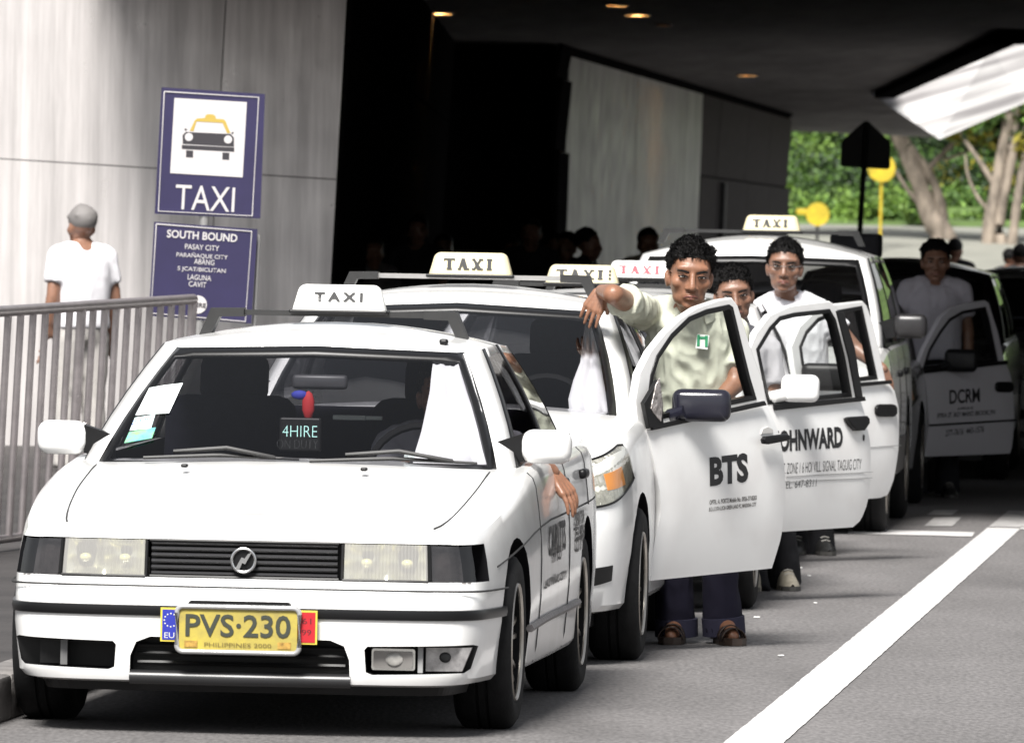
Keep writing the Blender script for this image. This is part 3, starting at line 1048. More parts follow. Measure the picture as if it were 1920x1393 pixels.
        if nm == 'blue_plate':
            for k in range(12):
                a = 2 * PI * k / 12
                s_ = MB(); s_.ellipsoid((cx + .021 * math.cos(a), yp + .0115, .368 + .021 * math.sin(a)), (.0028, .0006, .0028), n=6); s_.build('star', ink, bo)
            lettering('EU', .03, frame(Vector((cx - .004, yp + .0115, .320)), (1, 0, 0), (0, 0, 1)), bo, ink, fit=(.032, .018))
        else:
            lettering('61', .03, frame(Vector((cx, yp + .0115, .374)), (1, 0, 0), (0, 0, 1)), bo, ink, fit=(.030, .018))
            lettering('99', .03, frame(Vector((cx, yp + .0115, .338)), (1, 0, 0), (0, 0, 1)), bo, ink, fit=(.030, .018))
    pl = MB(); pl.prism(rrect(-.165, .40, .165, .432, .012), -.028, .0); pl.build('plate_holder', M_BLACK, r, fix=True)
    # bonnet shut lines, washers, wipers
    for sg in (1, -1):
        pts = []
        for y in np.linspace(.2, 1.32, 14):
            zs = c.shoulder(y); sp = np.interp(y, [a[0] for a in SEDAN['spine']], [a[1] for a in SEDAN['spine']])
            i = float(np.interp(y, c.C[10:60, 1], np.arange(10, 60)))
            p = c.S(i, c.K - 1)
            q = .14
            pts.append(Vector((p.x * (1 - q) * sg, p.y, p.z + (sp - p.z) * math.sin(q * PI / 2) - .0005)))
        MB().tube(pts, .0032, 5).build('bonnet_seam', M_SEAM, r)
    for x in (-.33, .27):
        n = MB(); n.rbox((x, 1.06, .832), (.022, .03, .012), .005); n.build('washer_nozzle', M_BLACK, r)
    for x0, x1, z1 in ((-.50, .02, .853), (.06, .62, .852)):
        wv = MB(); wv.tube([(x0, 1.285, .850), ((x0 + x1) / 2, 1.30, .863), (x1, 1.33, z1)], [.006, .008, .005], 6)
        wv.tube([((x0 + x1) / 2 - .16, 1.30, .872), ((x0 + x1) / 2 + .02, 1.29, .888), (x1 - .08, 1.31, .858)], .008, 6)
        wv.build('wiper', M_BLACK, r, sm=50)
    # mirrors, rack, roof sign
    for sg in (1, -1):
        mirror_part(c, sg * .825, 1.62, .905, .17, .115, M_WHITE, sg)
    rk = c.rack(2.45, 1.332, .465, up=.035)
    c.roof_sign(2.43, 1.346, .325, .088, M_SIGNWHITE, 'TAXI', M_INK, serif=False, tw=.52, th=.38, dz=.05, x=.02)
    dsc = MB(); dsc.rbox((.42, 2.10, 1.246), (.03, .03, .02), .008); dsc.build('aerial_base', M_BLACK, r)
    # flank: shut lines, moulding, handle, lettering
    for y in (1.43, 2.46, 3.30):
        pts = [flank_pt(c, y, t, .0005) for t in np.linspace(1.5, c.K - 1.2, 14)]
        if y > 3:
            pts = [p for p in pts if p.z > .62]
        MB().tube(pts, .003, 5).build('door_seam', M_SEAM, r)
    side_line(c, 1.12, 2.88, 3.1, .004, .014, 'side_moulding', mat('moulding_grey', (.16, .15, .15), rough=.5, var=.4, vscale=30))
    side_line(c, .42, 4.0, 9.4, .0, .0035, 'flank_crease', M_SEAM)
    for y in (2.28, 3.10):
        p = flank_pt(c, y, 10.6, .012)
        h = MB(); h.rbox(p, (.03, .14, .035), .012); h.build('door_handle', M_BLACK, r, sm=50)
    dirt = M_INKGREY
    def fl(s, y, t, size, w, h, ink):
        p = flank_pt(c, y, t, .004)
        M = frame(p, (0, 1, 0), (0, 0, 1))
        def fn(q):
            tt = np.interp(q.z, [flank_pt(c, y, k).z for k in range(c.K)], np.arange(c.K))
            return flank_pt(c, q.y, float(tt), .003)
        lettering(s, size, M, r, ink, fit=(w, h), fn=fn, bold=.004)
    fl('CARLITS', 1.98, 8.2, .1, .62, .105, M_INK)
    fl('TPTO', 1.95, 6.2, .1, .36, .045, M_INKGREY)
    fl('LAS PIÑAS CITY', 1.95, 4.6, .1, .8, .035, M_INKGREY)
    fl('OPERATOR', 2.85, 9.0, .1, .42, .05, dirt); fl('TEL 800', 2.85, 7.6, .1, .42, .05, dirt); fl('CITY', 2.85, 6.2, .1, .36, .05, dirt)
    # things fixed to the screen: papers and year sticker, sign, dash items
    n = Vector((0, -1.0, 1.45)).normalized()
    def on_screen(px, py, off=-.012):
        # screen plane through the mid line of the glass, in car space -> returned in car space
        Mi = c.M.inverted()
        o = Mi @ EYE
        wd = Mi.to_3x3() @ (CAMROT @ Vector(((px - CX) / F, -(py - CY) / F, -1.0)))
        # march to the glass surface z = f(y) with bow
        G = c.G; best = None
        b0, b1 = G[1][0], G[-2][0]
        lo_t, hi_t = 24.0, 32.0
        for k in range(40):
            tm = (lo_t + hi_t) / 2
            p = o + wd * tm
            f = (p.z - b0.z) / (b1.z - b0.z)
            yc = b0.y + (b1.y - b0.y) * f + .10 * (p.x / .66) ** 2 * (1 - .4 * f)
            if p.y < yc - off: lo_t = tm
            else: hi_t = tm
        return o + wd * ((lo_t + hi_t) / 2)
    def sheet(poly, name, m, off=.012, par=None):
        pts = [on_screen(px, py, -off) for px, py in poly]
        mb = MB(); k = len(pts)
        bk = [p + Vector((0, .002, -.002)) for p in pts]
        mb.add(pts + bk, [tuple(range(k)), tuple(range(2 * k - 1, k - 1, -1))] + [(i, (i + 1) % k, (i + 1) % k + k, i + k) for i in range(k)])
        return mb.build(name, m, par or r, fix=True)
    paper = mat('paper', (.75, .82, .80), rough=.7, var=.08, vscale=12)
    sheet([(254, 778), (280, 727), (308, 722), (343, 718), (317, 774)], 'paper_permit', paper)
    sheet([(243, 807), (253, 783), (291, 777), (283, 803)], 'year_sticker', mat('sticker_pale', (.62, .78, .78), rough=.5))
    sheet([(233, 830), (242, 810), (292, 801), (285, 821)], 'blue_green_sticker', mat('sticker_bluegreen', (.08, .38, .55), rough=.5, var=1.0, vscale=22, dark=(.25, .55, .12)))
    a = on_screen(246, 801, -.006); b_ = on_screen(284, 793, -.006); u_ = on_screen(254, 784, -.006)
    lettering('2009', .05, frame((a + b_) / 2 + Vector((0, -.006, .014)), b_ - a, u_ - a), r, mat('sticker_blue', (.02, .05, .25)), fit=((b_ - a).length * .92, .026))
    cloth_pts = [(792, 664), (868, 668), (893, 740), (918, 866), (780, 868), (775, 862), (805, 785), (818, 720)]
    # white cloth hung inside behind the glass
    left = [(814, 662), (809, 700), (806, 735), (799, 770), (790, 810), (779, 845), (774, 868)]
    right = [(872, 664), (884, 700), (893, 735), (903, 770), (912, 810), (921, 845), (926, 872)]
    G = []
    for (a, b) in zip(left, right):
        row = []
        for k in range(15):
            q = k / 14
            row.append(on_screen(a[0] + (b[0] - a[0]) * q, a[1] + (b[1] - a[1]) * q, -(.080 + .011 * math.sin(q * q * 13 + a[1] * .015) + .005 * math.sin(q * 27 - a[1] * .03) + .012 * noise.noise(Vector((q * 4, a[1] * .02, 0))))))
        G.append(row)
    clo = MB().grid(G).build('white_cloth', mat('white_cloth', (.84, .84, .85), rough=.9, var=.06, vscale=6), None, sm=60)
    clo.matrix_world = c.M
    md = clo.modifiers.new('t', 'SOLIDIFY'); md.thickness = .004
    tag(clo, 'white cloth hanging behind the right side of the front taxi windshield', 'cloth')
    # for-hire lamp box on the dash
    p = at(562, 815, 28.85); p = c.M.inverted() @ p
    hb = MB(); hb.rbox(p + Vector((0, .02, 0)), (.14, .03, .115), .006); ho = hb.build('hire_sign', M_BLACK, r)
    lit = mat('hire_letters', (.3, .6, .55), emit=(.55, .85, .78), estr=.55)
    dim = mat('duty_letters', (.16, .17, .17), rough=.6)
    lettering('4HIRE', .05, frame(p + Vector((0, .002, .012)), (1, 0, 0), (0, 0, 1)), ho, lit, fit=(.118, .038), bold=-.001)
    lettering('ON DUTY', .05, frame(p + Vector((-.008, .002, -.032)), (1, 0, 0), (0, 0, 1)), ho, dim, fit=(.138, .028), bold=-.002)
    p = c.M.inverted() @ at(578, 760, 29.0)
    fl_ = MB(); fl_.ellipsoid(p, (.022, .012, .05), n=10); fl_.ellipsoid(p + Vector((-.03, 0, .035)), (.03, .01, .016), n=10, mi=1)
    fl_.build('hanging_pennant', [mat('pennant_red', (.45, .02, .025), rough=.7), mat('pennant_blue', (.03, .04, .35), rough=.7)], r, sm=60)
    p = c.M.inverted() @ at(600, 716, 29.15)
    MB().rbox(p, (.19, .03, .05), .012).build('rear_view_mirror', mat('mirror_back', (.05, .05, .055), rough=.4), r, sm=50)
    p = c.M.inverted() @ at(655, 783, 29.6)
    sg_ = MB(); sg_.rbox(p, (.115, .01, .017), .003); sg_.rbox(p + Vector((.085, .002, 0)), (.06, .008, .014), .003); sg_.build('dash_label', mat('label_pale', (.55, .62, .58)), r)
    p = c.M.inverted() @ at(775, 858, 28.7)
    dp = MB(); dp.rbox(p, (.05, .08, .02), .004, M=Matrix.Rotation(.3, 3, 'Z')); dp.build('dash_papers', paper, r)
    return c

CAR1 = build_front_taxi()
# ------------------------------------------------------------------ the other cars
import copy
COMPACT = dict(
    hw=.85, sill=.20, wr=.298, ww=.19, arch=.345, track=.845, axles=(.85, 3.40), cab=(1.5, 3.6), cabc=2.6, bow=.14, bulge=.03,
    plan=[(0, 0), (.25, .008), (.46, .045), (.64, .13), (.755, .27), (.81, .45), (.84, .8), (.85, 1.6), (.85, 2.8), (.838, 3.6), (.80, 4.05), (.68, 4.25), (.35, 4.31), (0, 4.32)],
    front=[(.185, .06), (.195, .03), (.23, .012), (.32, 0), (.40, 0), (.47, 0), (.52, .006), (.56, .022), (.59, .04), (.63, .055), (.68, .08), (.72, .12), (.737, .155), (.752, .21)],
    side=[(0, .075), (.015, .04), (.05, .02), (.22, .008), (.36, 0), (.45, 0), (.52, 0), (.57, 0), (.62, .002), (.70, .006), (.80, .014), (.91, .03), (.97, .045), (1, .07)],
    rear=[(.22, .06), (.23, .03), (.26, .01), (.35, 0), (.42, 0), (.47, 0), (.52, .01), (.56, .03), (.57, .05), (.65, .05), (.8, .06), (.93, .07), (.97, .1), (.99, .16)],
    shoulder=[(0, .752), (.3, .785), (.8, .865), (1.35, .915), (2, .935), (4.3, .97)],
    spine=[(.5, .83), (.9, .905), (1.25, .955), (1.5, .965), (3.5, 1.0), (4.0, 1.02)],
    cabin=[('windshield', 8, (0, 1.29, .915), (0, 2.13, 1.345)), ('wtrim', 1, (.672, 1.33, .895), (.52, 2.14, 1.32)), ('pillar', 2, (.697, 1.35, .89), (.54, 2.16, 1.32)),
           ('strim', 1, (.76, 1.45, .89), (.597, 2.25, 1.33)), ('door_window', 4, (.77, 1.53, .895), (.602, 2.30, 1.332)), ('strim', 2, (.78, 2.45, .915), (.607, 2.55, 1.345)),
           ('rear_door_window', 4, (.78, 2.53, .915), (.607, 2.62, 1.345)), ('strim', 1, (.765, 3.3, .935), (.59, 3.1, 1.335)), ('pillar', 3, (.76, 3.35, .935), (.585, 3.15, 1.33)),
           ('wtrim', 1, (.645, 3.75, .965), (.53, 3.25, 1.315)), ('rear_window', 6, (.625, 3.77, .965), (.51, 3.26, 1.315)), ('end', 1, (0, 3.87, .97), (0, 3.33, 1.335))],
    roof_spine=[(2.0, 1.345), (2.35, 1.392), (2.7, 1.42), (3.0, 1.415), (3.2, 1.375), (3.35, 1.335)],
)
VAN = dict(
    hw=.84, sill=.27, wr=.335, ww=.20, arch=.39, track=.835, axles=(.78, 3.35), cab=(1.3, 4.1), cabc=2.7, bow=.10, bulge=.03,
    plan=[(0, 0), (.25, .006), (.48, .03), (.67, .10), (.775, .22), (.82, .45), (.836, .8), (.84, 1.6), (.84, 2.8), (.835, 3.8), (.815, 4.25), (.72, 4.40), (.35, 4.44), (0, 4.445)],
    front=[(.26, .06), (.27, .03), (.30, .012), (.40, 0), (.48, 0), (.54, 0), (.58, .006), (.61, .022), (.62, .04), (.68, .05), (.78, .06), (.86, .075), (.885, .10), (.90, .17)],
    side=[(0, .06), (.015, .03), (.05, .01), (.22, .0), (.36, .0), (.45, 0), (.52, 0), (.57, 0), (.62, .002), (.70, .006), (.80, .012), (.91, .024), (.97, .035), (1, .06)],
    rear=[(.3, .05), (.31, .03), (.34, .01), (.42, 0), (.5, 0), (.56, 0), (.62, .01), (.66, .02), (.67, .03), (.75, .03), (.9, .03), (1.02, .03), (1.05, .035), (1.06, .06)],
    shoulder=[(0, .90), (.3, .92), (.8, .98), (1.2, 1.02), (2, 1.04), (4.4, 1.05)],
    spine=[(.45, .96), (.8, 1.01), (1.1, 1.045), (1.4, 1.05), (3.8, 1.06), (4.2, 1.06)],
    cabin=[('windshield', 8, (0, 1.14, 1.03), (0, 1.83, 1.535)), ('wtrim', 1, (.70, 1.17, 1.02), (.575, 1.84, 1.52)), ('pillar', 2, (.725, 1.19, 1.015), (.60, 1.86, 1.52)),
           ('strim', 1, (.775, 1.28, 1.015), (.645, 1.93, 1.53)), ('door_window', 4, (.785, 1.36, 1.02), (.65, 1.98, 1.532)), ('strim', 2, (.79, 2.2, 1.02), (.655, 2.28, 1.54)),
           ('rear_door_window', 4, (.79, 2.28, 1.02), (.655, 2.35, 1.54)), ('strim', 2, (.79, 3.08, 1.02), (.655, 3.08, 1.54)), ('quarter_window', 4, (.79, 3.16, 1.02), (.655, 3.16, 1.54)),
           ('strim', 1, (.785, 4.0, 1.03), (.645, 3.95, 1.53)), ('pillar', 3, (.78, 4.05, 1.03), (.64, 4.0, 1.53)),
           ('wtrim', 1, (.68, 4.33, 1.04), (.58, 4.15, 1.52)), ('rear_window', 6, (.66, 4.34, 1.04), (.56, 4.16, 1.52)), ('end', 1, (0, 4.36, 1.04), (0, 4.2, 1.535))],
    roof_spine=[(1.7, 1.535), (2.15, 1.63), (2.6, 1.655), (3.4, 1.655), (3.9, 1.63), (4.2, 1.53)],
)

def variant(spec, **k):
    s = copy.deepcopy({a: b for a, b in spec.items() if a != 'paint' and a != 'glass'})
    for a in ('paint', 'glass'):
        if a in spec: s[a] = spec[a]
    s.update(k)
    return s

def zscaled(spec, kz, **k):
    s = variant(spec, **k)
    s['roof_spine'] = [(y, z * kz) for y, z in s['roof_spine']]
    s['cabin'] = [(t, n, (b[0], b[1], b[2] * kz), (r[0], r[1], r[2] * kz)) for t, n, b, r in s['cabin']]
    s['shoulder'] = [(y, z * kz) for y, z in s['shoulder']]
    s['spine'] = [(y, z * kz) for y, z in s['spine']]
    return s

def slab_i(c, i0, i1, zlo, zhi, pa, pb, sg, name, m, parent, n=18, nz=6):
    """lamp-shaped closed patch by contour index; zlo/zhi functions of q in 0..1 (front heights)"""
    mb = MB(); A, B = [], []
    for j in range(nz + 1):
        ra, rb = [], []
        for k in range(n + 1):
            q = k / n
            i = i0 + (i1 - i0) * q
            t = c.tz(zlo(q) + (zhi(q) - zlo(q)) * j / nz)
            for row, pu in ((ra, pa), (rb, pb)):
                p = c.S(i, t, pu); p.x *= sg; row.append(p)
        A.append(ra); B.append(rb)
    mb.grid(A); mb.grid(B, flip=True); mb.grid([A[0], B[0]]); mb.grid([A[-1], B[-1]])
    mb.grid([[r[0] for r in A], [r[0] for r in B]]); mb.grid([[r[-1] for r in A], [r[-1] for r in B]])
    return mb.build(name, m, parent, sm=40, fix=True)

def iy(c, y):
    k = int(np.argmax(c.C[:, 0] > .6))
    return float(np.interp(y, c.C[k:c.n // 2, 1], np.arange(k, c.n // 2)))

def face(c, z0, z1, zg0, zg1, plate=True):
    """plain front end: lamps, grille, plate"""
    r = c.root
    refl = mat('lamp_chrome2', (.78, .76, .72), rough=.25, metal=.5, var=.4, vscale=40)
    for sg in (1, -1):
        i0, i1 = c.ix(.42), iy(c, .62)
        lo = lambda q: z0 + (z1 - z0) * (.42 * q ** 2.2 + .05 * (1 - q))
        hi = lambda q: z1 - (z1 - z0) * (.30 * (1 - q) ** 1.5 + .16 * q ** 6)
        l = slab_i(c, i0, i1, lo, hi, .006, .001, sg, 'headlight', M_LENS, r)
        slab_i(c, i0, i1, lo, hi, .0008, -.006, sg, 'reflector', refl, l)
        am = slab_i(c, i0 + (i1 - i0) * .62, i0 + (i1 - i0) * .86, lambda q: z0 + (z1 - z0) * .42, lambda q: z0 + (z1 - z0) * .66, .002, -.002, sg, 'signal_bulb', mat('signal_amber', (.75, .28, .05), rough=.3), l)
        fr = MB()
        pts = []
        for k in range(25):
            q = k / 24; p = c.S(i0 + (i1 - i0) * q, c.tz(lo(q)), .004); pts.append((p.x * sg, p.y, p.z))
        for k in range(25):
            q = 1 - k / 24; p = c.S(i0 + (i1 - i0) * q, c.tz(hi(q)), .004); pts.append((p.x * sg, p.y, p.z))
        pts.append(pts[0])
        fr.tube(pts, .0045, 5, cap=False); fr.build('lamp_frame', M_BLACK, l)
        # fog opening
        slab_i(c, c.ix(.60), iy(c, .30), lambda q: .285 + .03 * q, lambda q: .372 - .01 * (1 - q), .004, -.02, sg, 'fog_opening', M_BLACK, r)
    g = slab(c, -.30, .30, zg0, zg1, .004, -.01, 1, 14, 3) if False else MB()
    G = [[(x, c.fpt(abs(x), z, .004).y, c.fpt(abs(x), z, .004).z) for x in np.linspace(-.3, .3, 13)] for z in (zg0, (zg0 + zg1) / 2, zg1)]
    g.grid(G); go = g.build('grille', M_BLACK, r)
    for z in np.linspace(zg0, zg1, 4):
        MB().tube([(x, c.fpt(abs(x), z, .01).y, c.fpt(abs(x), z).z) for x in np.linspace(-.3, .3, 9)], .005, 5).build('slat', M_CHROME, go)
    if plate:
        y = c.fpt(0, .40).y
        p = MB(); p.prism(rrect(-.19, .34, .19, .47, .01), y - .03, y - .015); po = p.build('number_plate', mat('plate_yellow', (.62, .5, .07)), r, fix=True)

def ring_mesh(outer, inner, thick, bev):
    """plate with a hole in the xz plane, thickness along y"""
    cu = bpy.data.curves.new('r', 'CURVE'); cu.dimensions = '2D'; cu.fill_mode = 'BOTH'
    for P in (outer, inner):
        if not P: continue
        s = cu.splines.new('POLY'); s.points.add(len(P) - 1); s.use_cyclic_u = True
        for k, (a, b) in enumerate(P): s.points[k].co = (a, b, 0, 1)
    cu.extrude = thick / 2 - bev; cu.bevel_depth = bev; cu.bevel_resolution = 2; cu.offset = -bev
    ob = bpy.data.objects.new('r', cu)
    me = bpy.data.meshes.new_from_object(ob)
    bpy.data.objects.remove(ob)
    for v in me.vertices: v.co = Vector((v.co.x, -v.co.z, v.co.y))
    me.materials.clear()
    smooth(me, 35)
    return me

def shrink(P, d):
    """inset a polygon by d"""
    n = len(P); out = []
    ar = sum(P[i][0] * P[(i + 1) % n][1] - P[(i + 1) % n][0] * P[i][1] for i in range(n))
    sg = 1 if ar > 0 else -1
    for i in range(n):
        a, b, c = Vector(P[i - 1]), Vector(P[i]), Vector(P[(i + 1) % n])
        e1 = (b - a).normalized(); e2 = (c - b).normalized()
        n1 = Vector((-e1.y, e1.x)) * sg; n2 = Vector((-e2.y, e2.x)) * sg
        m = n1 + n2
        if m.length < 1e-6: m = n1
        m.normalize()
        k = d / max(.35, m.dot(n1))
        out.append(tuple(b + m * k))
    return out

class Door:
    """a front door swung open on its hinge; outlines are given where the photograph shows them and unprojected onto the door's own plane"""
    def __init__(s, car, hinge, ang, front, rear, outer, window, belt=None, paint=M_WHITE2, bulge=.05, glassm=M_GLASSCLEAR, trimw=.016):
        s.car = car
        th = PI / 2 - R(ang)
        yaw = -car.root.rotation_euler.z
        s.W = Matrix.Translation(car.M @ Vector((hinge[0], hinge[1], 0))) @ Matrix.Rotation(th, 4, 'Z')
        s.Wi = s.W.inverted()
        s.n = s.W.to_3x3() @ Vector((0, -1, 0))
        s.p0 = s.W.translation
        F_, B_ = [s.pt(*p) for p in front], [s.pt(*p) for p in rear]     # bottom -> belt
        def samp(E, v):
            z = [p[1] for p in E]
            L = np.linspace(0, 1, len(E))
            cum = np.cumsum([0] + [math.dist(E[i], E[i + 1]) for i in range(len(E) - 1)]); cum /= cum[-1]
            return np.array([np.interp(v, cum, [p[0] for p in E]), np.interp(v, cum, [p[1] for p in E])])
        s.bul = bulge
        z0 = min(p[1] for p in F_ + B_); z1 = max(p[1] for p in F_ + B_)
        s.z0, s.z1 = z0, z1
        rows, back = [], []
        for v in np.linspace(0, 1, 25):
            a, b = samp(F_, v), samp(B_, v)
            r1, r2 = [], []
            for u in np.linspace(0, 1, 13):
                p = a + (b - a) * u
                ed = min(1, min(u, 1 - u) * 24)
                r1.append((p[0], s.skin(p[1]) * (.75 + .25 * ed), p[1]))
                r2.append((p[0], .035, p[1]))
            rows.append(r1); back.append(r2)
        mb = MB(); mb.grid(rows); mb.grid(back, flip=True)
        mb.grid([rows[0], back[0]]); mb.grid([rows[-1], back[-1]])
        mb.grid([[r[0] for r in rows], [r[0] for r in back]]); mb.grid([[r[-1] for r in rows], [r[-1] for r in back]])
        s.o = mb.build('door', paint, car.root, sm=35, fix=True)
        s.o.location = (hinge[0], hinge[1], 0)
        s.o.rotation_euler = (0, 0, th + yaw)
        O = [s.pt(*p) for p in outer]; Wn = [s.pt(*p) for p in window]
        fr = link('window_frame', ring_mesh(O, Wn, .034, .006), s.o, [paint])
        W2 = shrink(Wn, trimw)
        t = link('window_trim', ring_mesh(shrink(Wn, -.004), W2, .042, .002), s.o, [M_TRIM])
        pane = MB(); k = len(W2)
        pane.add([(a, .002, b) for a, b in shrink(Wn, trimw * .6)], [tuple(range(k))])
        pane.build('window_glass', glassm, s.o)
    def pt(s, px, py):
        p = s.Wi @ ray_plane(px, py, s.p0, s.n)
        return (p.x, p.z)
    def skin(s, z):
        v = (z - s.z0) / (s.z1 - s.z0)
        v = min(max(v, 0), 1)
        return -s.bul * (1 - ((v - .62) / .62) ** 2) if v < .62 else -s.bul * (1 - ((v - .62) / .62) ** 2 * .9)
    def text(s, t, px0, py0, px1, py1, hpx, ink, bold=.004, name='lettering'):
        a = s.pt(px0, py0); b = s.pt(px1, py1)
        c = ((a[0] + b[0]) / 2, (a[1] + b[1]) / 2)
        d = 16000 / s.p0.y
        M = frame(Vector((c[0], 0, c[1])), (b[0] - a[0], 0, b[1] - a[1]), (-(b[1] - a[1]), 0, b[0] - a[0]))
        return lettering(t, .1, M, s.o, ink, fit=(math.dist(a, b), hpx / d), bold=bold, fn=lambda q: Vector((q.x, s.skin(q.z) - .0014, q.z)), name=name)
    def poly(s, P, name, m, y0, y1, bev=.006):
        pts = [s.pt(*p) for p in P]
        me = ring_mesh(pts, None, abs(y1 - y0), min(bev, abs(y1 - y0) * .45))
        cz = sum(p[1] for p in pts) / len(pts)
        for v in me.vertices: v.co.y += (y0 + y1) / 2 + s.skin(cz)
        return link(name, me, s.o, [m])
    def strip(s, P, wpx, name, m, th=.012):
        pts = [s.pt(*p) for p in P]
        d = 16000 / s.p0.y
        return MB().tube([(a, s.skin(b) - .002, b) for a, b in pts], wpx / d / 2, 4).build(name, m, s.o)
    def mirror(s, px0, py0, px1, py1, m, dep=.09, stand=.09, rot=0, rr=.035):
        a = s.pt(px0, py0); b = s.pt(px1, py1)
        c = Vector(((a[0] + b[0]) / 2, -stand, (a[1] + b[1]) / 2))
        al = math.atan2(b[1] - a[1], 1) * 0
        # seen almost square on: turn it so its face points down the road
        th = s.o.rotation_euler.z
        yaw = Matrix.Rotation(-th, 3, 'Z')
        w = abs(b[0] - a[0]) * abs((s.W.to_3x3() @ Vector((1, 0, 0))).x)
        mb = MB(); mb.rbox(c, (w, dep, abs(b[1] - a[1])), rr, M=yaw, seg=4)
        mb.tube([c + Vector((-w * .3, .03, -abs(b[1] - a[1]) * .2)), c + Vector((-w * .35, stand, -abs(b[1] - a[1]) * .35))], .028, 8)
        return mb.build('door_mirror', m, s.o, sm=50)

# ---- second taxi
c2 = Car('compact_taxi', 'white compact taxi with open driver door lettered BTS, second in the queue', (-.40, 31.95), 5.0, variant(COMPACT, open_door=(1.38, 2.42)))
c2.body(); c2.cabin(skip=('door_window+',)); c2.wheels(spokes=5)
interior(c2, 1.45, 2.45, .90, .68)
face(c2, .60, .775, .56, .66)
mirror_part(c2, -.84, 1.66, 1.0, .2, .12, M_BLACK, -1)
c2.rack(2.55, 1.447, .52, dark=False, up=.03)
c2.roof_sign(2.55, 1.458, .335, .088, M_CREAM, 'TAXI', M_INK, tw=.64, th=.52, x=.005)
d2 = Door(c2, (.812, 1.38), 36, front=[(1213, 1089), (1219, 1007), (1227, 962), (1224, 925), (1213, 870), (1200, 806)],
          rear=[(1445, 1065), (1456, 1007), (1459, 925), (1456, 870), (1448, 815), (1428, 757)],
          outer=[(1199, 812), (1188, 790), (1184, 752), (1192, 700), (1213, 658), (1240, 624), (1268, 597), (1300, 576), (1340, 562), (1366, 558), (1377, 572), (1407, 668), (1425, 715), (1432, 760)],
          window=[(1212, 788), (1209, 745), (1214, 703), (1225, 668), (1252, 628), (1285, 596), (1318, 582), (1360, 573), (1366, 577), (1382, 644), (1398, 708), (1410, 748)])
d2.poly([(1202, 806), (1203, 797), (1412, 751), (1416, 759)], 'belt_strip', M_TRIM, -.004, -.02, .003)
d2.poly([(1186, 755), (1212, 712), (1222, 770), (1222, 796), (1196, 803)], 'mirror_sail', M_TRIM, .0, -.022, .004)
d2.poly([(1197, 765), (1206, 722), (1213, 708), (1220, 760), (1216, 790), (1203, 775)], 'foil_tape', mat('foil_tape', (.5, .46, .44), rough=.3, metal=.6, var=.7, vscale=40, bump=.8, bscale=40), -.022, -.028, .002)
d2.mirror(1222, 790, 1330, 728, mat('mirror_black', (.012, .012, .02), rough=.18), stand=.10)
d2.text('BTS', 1311, 884, 1383, 875, 56, M_INK, bold=.0045)
d2.text('OPTR.: A. PORTE Mobile No. 0926-3718283', 1312, 941, 1400, 932, 9, M_INKGREY, bold=.002)
d2.text('B12 L12 STA LUCIA GREEN LAND PC, MARIKINA CITY', 1312, 955, 1400, 945, 9, M_INKGREY, bold=.002)
hd = d2.poly([(1398, 823), (1402, 817), (1443, 812), (1448, 817), (1446, 825), (1408, 832), (1400, 831)], 'door_handle', M_BLACK, -.02, -.045, .008)
d2.poly([(1408, 813), (1411, 803), (1421, 799), (1430, 804), (1431, 812)], 'handle_cup', mat('cup_shade', (.55, .54, .52), rough=.3), .0, -.006, .002)

# white cloth behind the second windshield
Lf = [(1098, 603), (1092, 640), (1088, 680), (1075, 715), (1066, 750), (1068, 772)]
Rf = [(1104, 603), (1118, 640), (1125, 680), (1131, 715), (1138, 750), (1141, 774)]
G = []
for k, (a, b) in enumerate(zip(Lf, Rf)):
    dd = 34.2 - .9 * k / 5 + .16
    G.append([at(a[0] + (b[0] - a[0]) * q, a[1] + (b[1] - a[1]) * q, dd + .018 * math.sin(q * 13 + k * .4)) for q in np.linspace(0, 1, 12)])
clo = MB().grid(G).build('white_cloth', mat('white_cloth', (.80, .81, .84)), None, sm=60)
md = clo.modifiers.new('t', 'SOLIDIFY'); md.thickness = .004
tag(clo, 'white cloth hanging behind the windshield of the BTS taxi', 'cloth')

# ---- third and fourth taxis
c3 = Car('sedan_taxi', 'white taxi third in the queue, its open driver door lettered JOHNWARD', (.17, 36.75), 5.0, zscaled(COMPACT, .975, open_door=(1.38, 2.42)))
c3.body(); c3.cabin(skip=('door_window+',)); c3.wheels(); interior(c3, 1.45, 2.45, .88, .68); face(c3, .60, .76, .54, .64)
mirror_part(c3, -.84, 1.66, .98, .2, .12, M_WHITE, -1)
c3.rack(2.35, 1.40, .50, dark=True, up=.045)
c3.roof_sign(2.35, 1.41, .335, .082, M_CREAM, 'TAXI', M_INK, tw=.70, th=.54, x=-.06, tail=True)
d3 = Door(c3, (.812, 1.40), 36, front=[(1418, 1000), (1420, 900), (1424, 830), (1415, 762)],
          rear=[(1598, 988), (1611, 975), (1619, 945), (1621, 898), (1619, 830), (1612, 782), (1604, 747)],
          outer=[(1414, 768), (1400, 715), (1394, 668), (1412, 624), (1438, 590), (1475, 573), (1520, 567), (1550, 564), (1563, 576), (1584, 652), (1605, 750)],
          window=[(1434, 757), (1420, 690), (1413, 655), (1437, 615), (1456, 595), (1484, 588), (1549, 581), (1560, 600), (1577, 670), (1590, 743)])
d3.poly([(1436, 769), (1434, 757), (1603, 743), (1605, 751)], 'belt_strip', M_TRIM, -.004, -.02, .003)
d3.poly([(1549, 583), (1562, 585), (1583, 652), (1598, 744), (1586, 745), (1572, 670)], 'rear_sash', M_TRIM, -.016, -.026, .003)
d3.mirror(1424, 753, 1494, 701, M_WHITE, stand=.12)
d3.poly([(1564, 784), (1570, 781), (1602, 779), (1606, 784), (1606, 793), (1597, 806), (1582, 807), (1572, 797)], 'door_handle', M_BLACK, .0, -.03, .006)
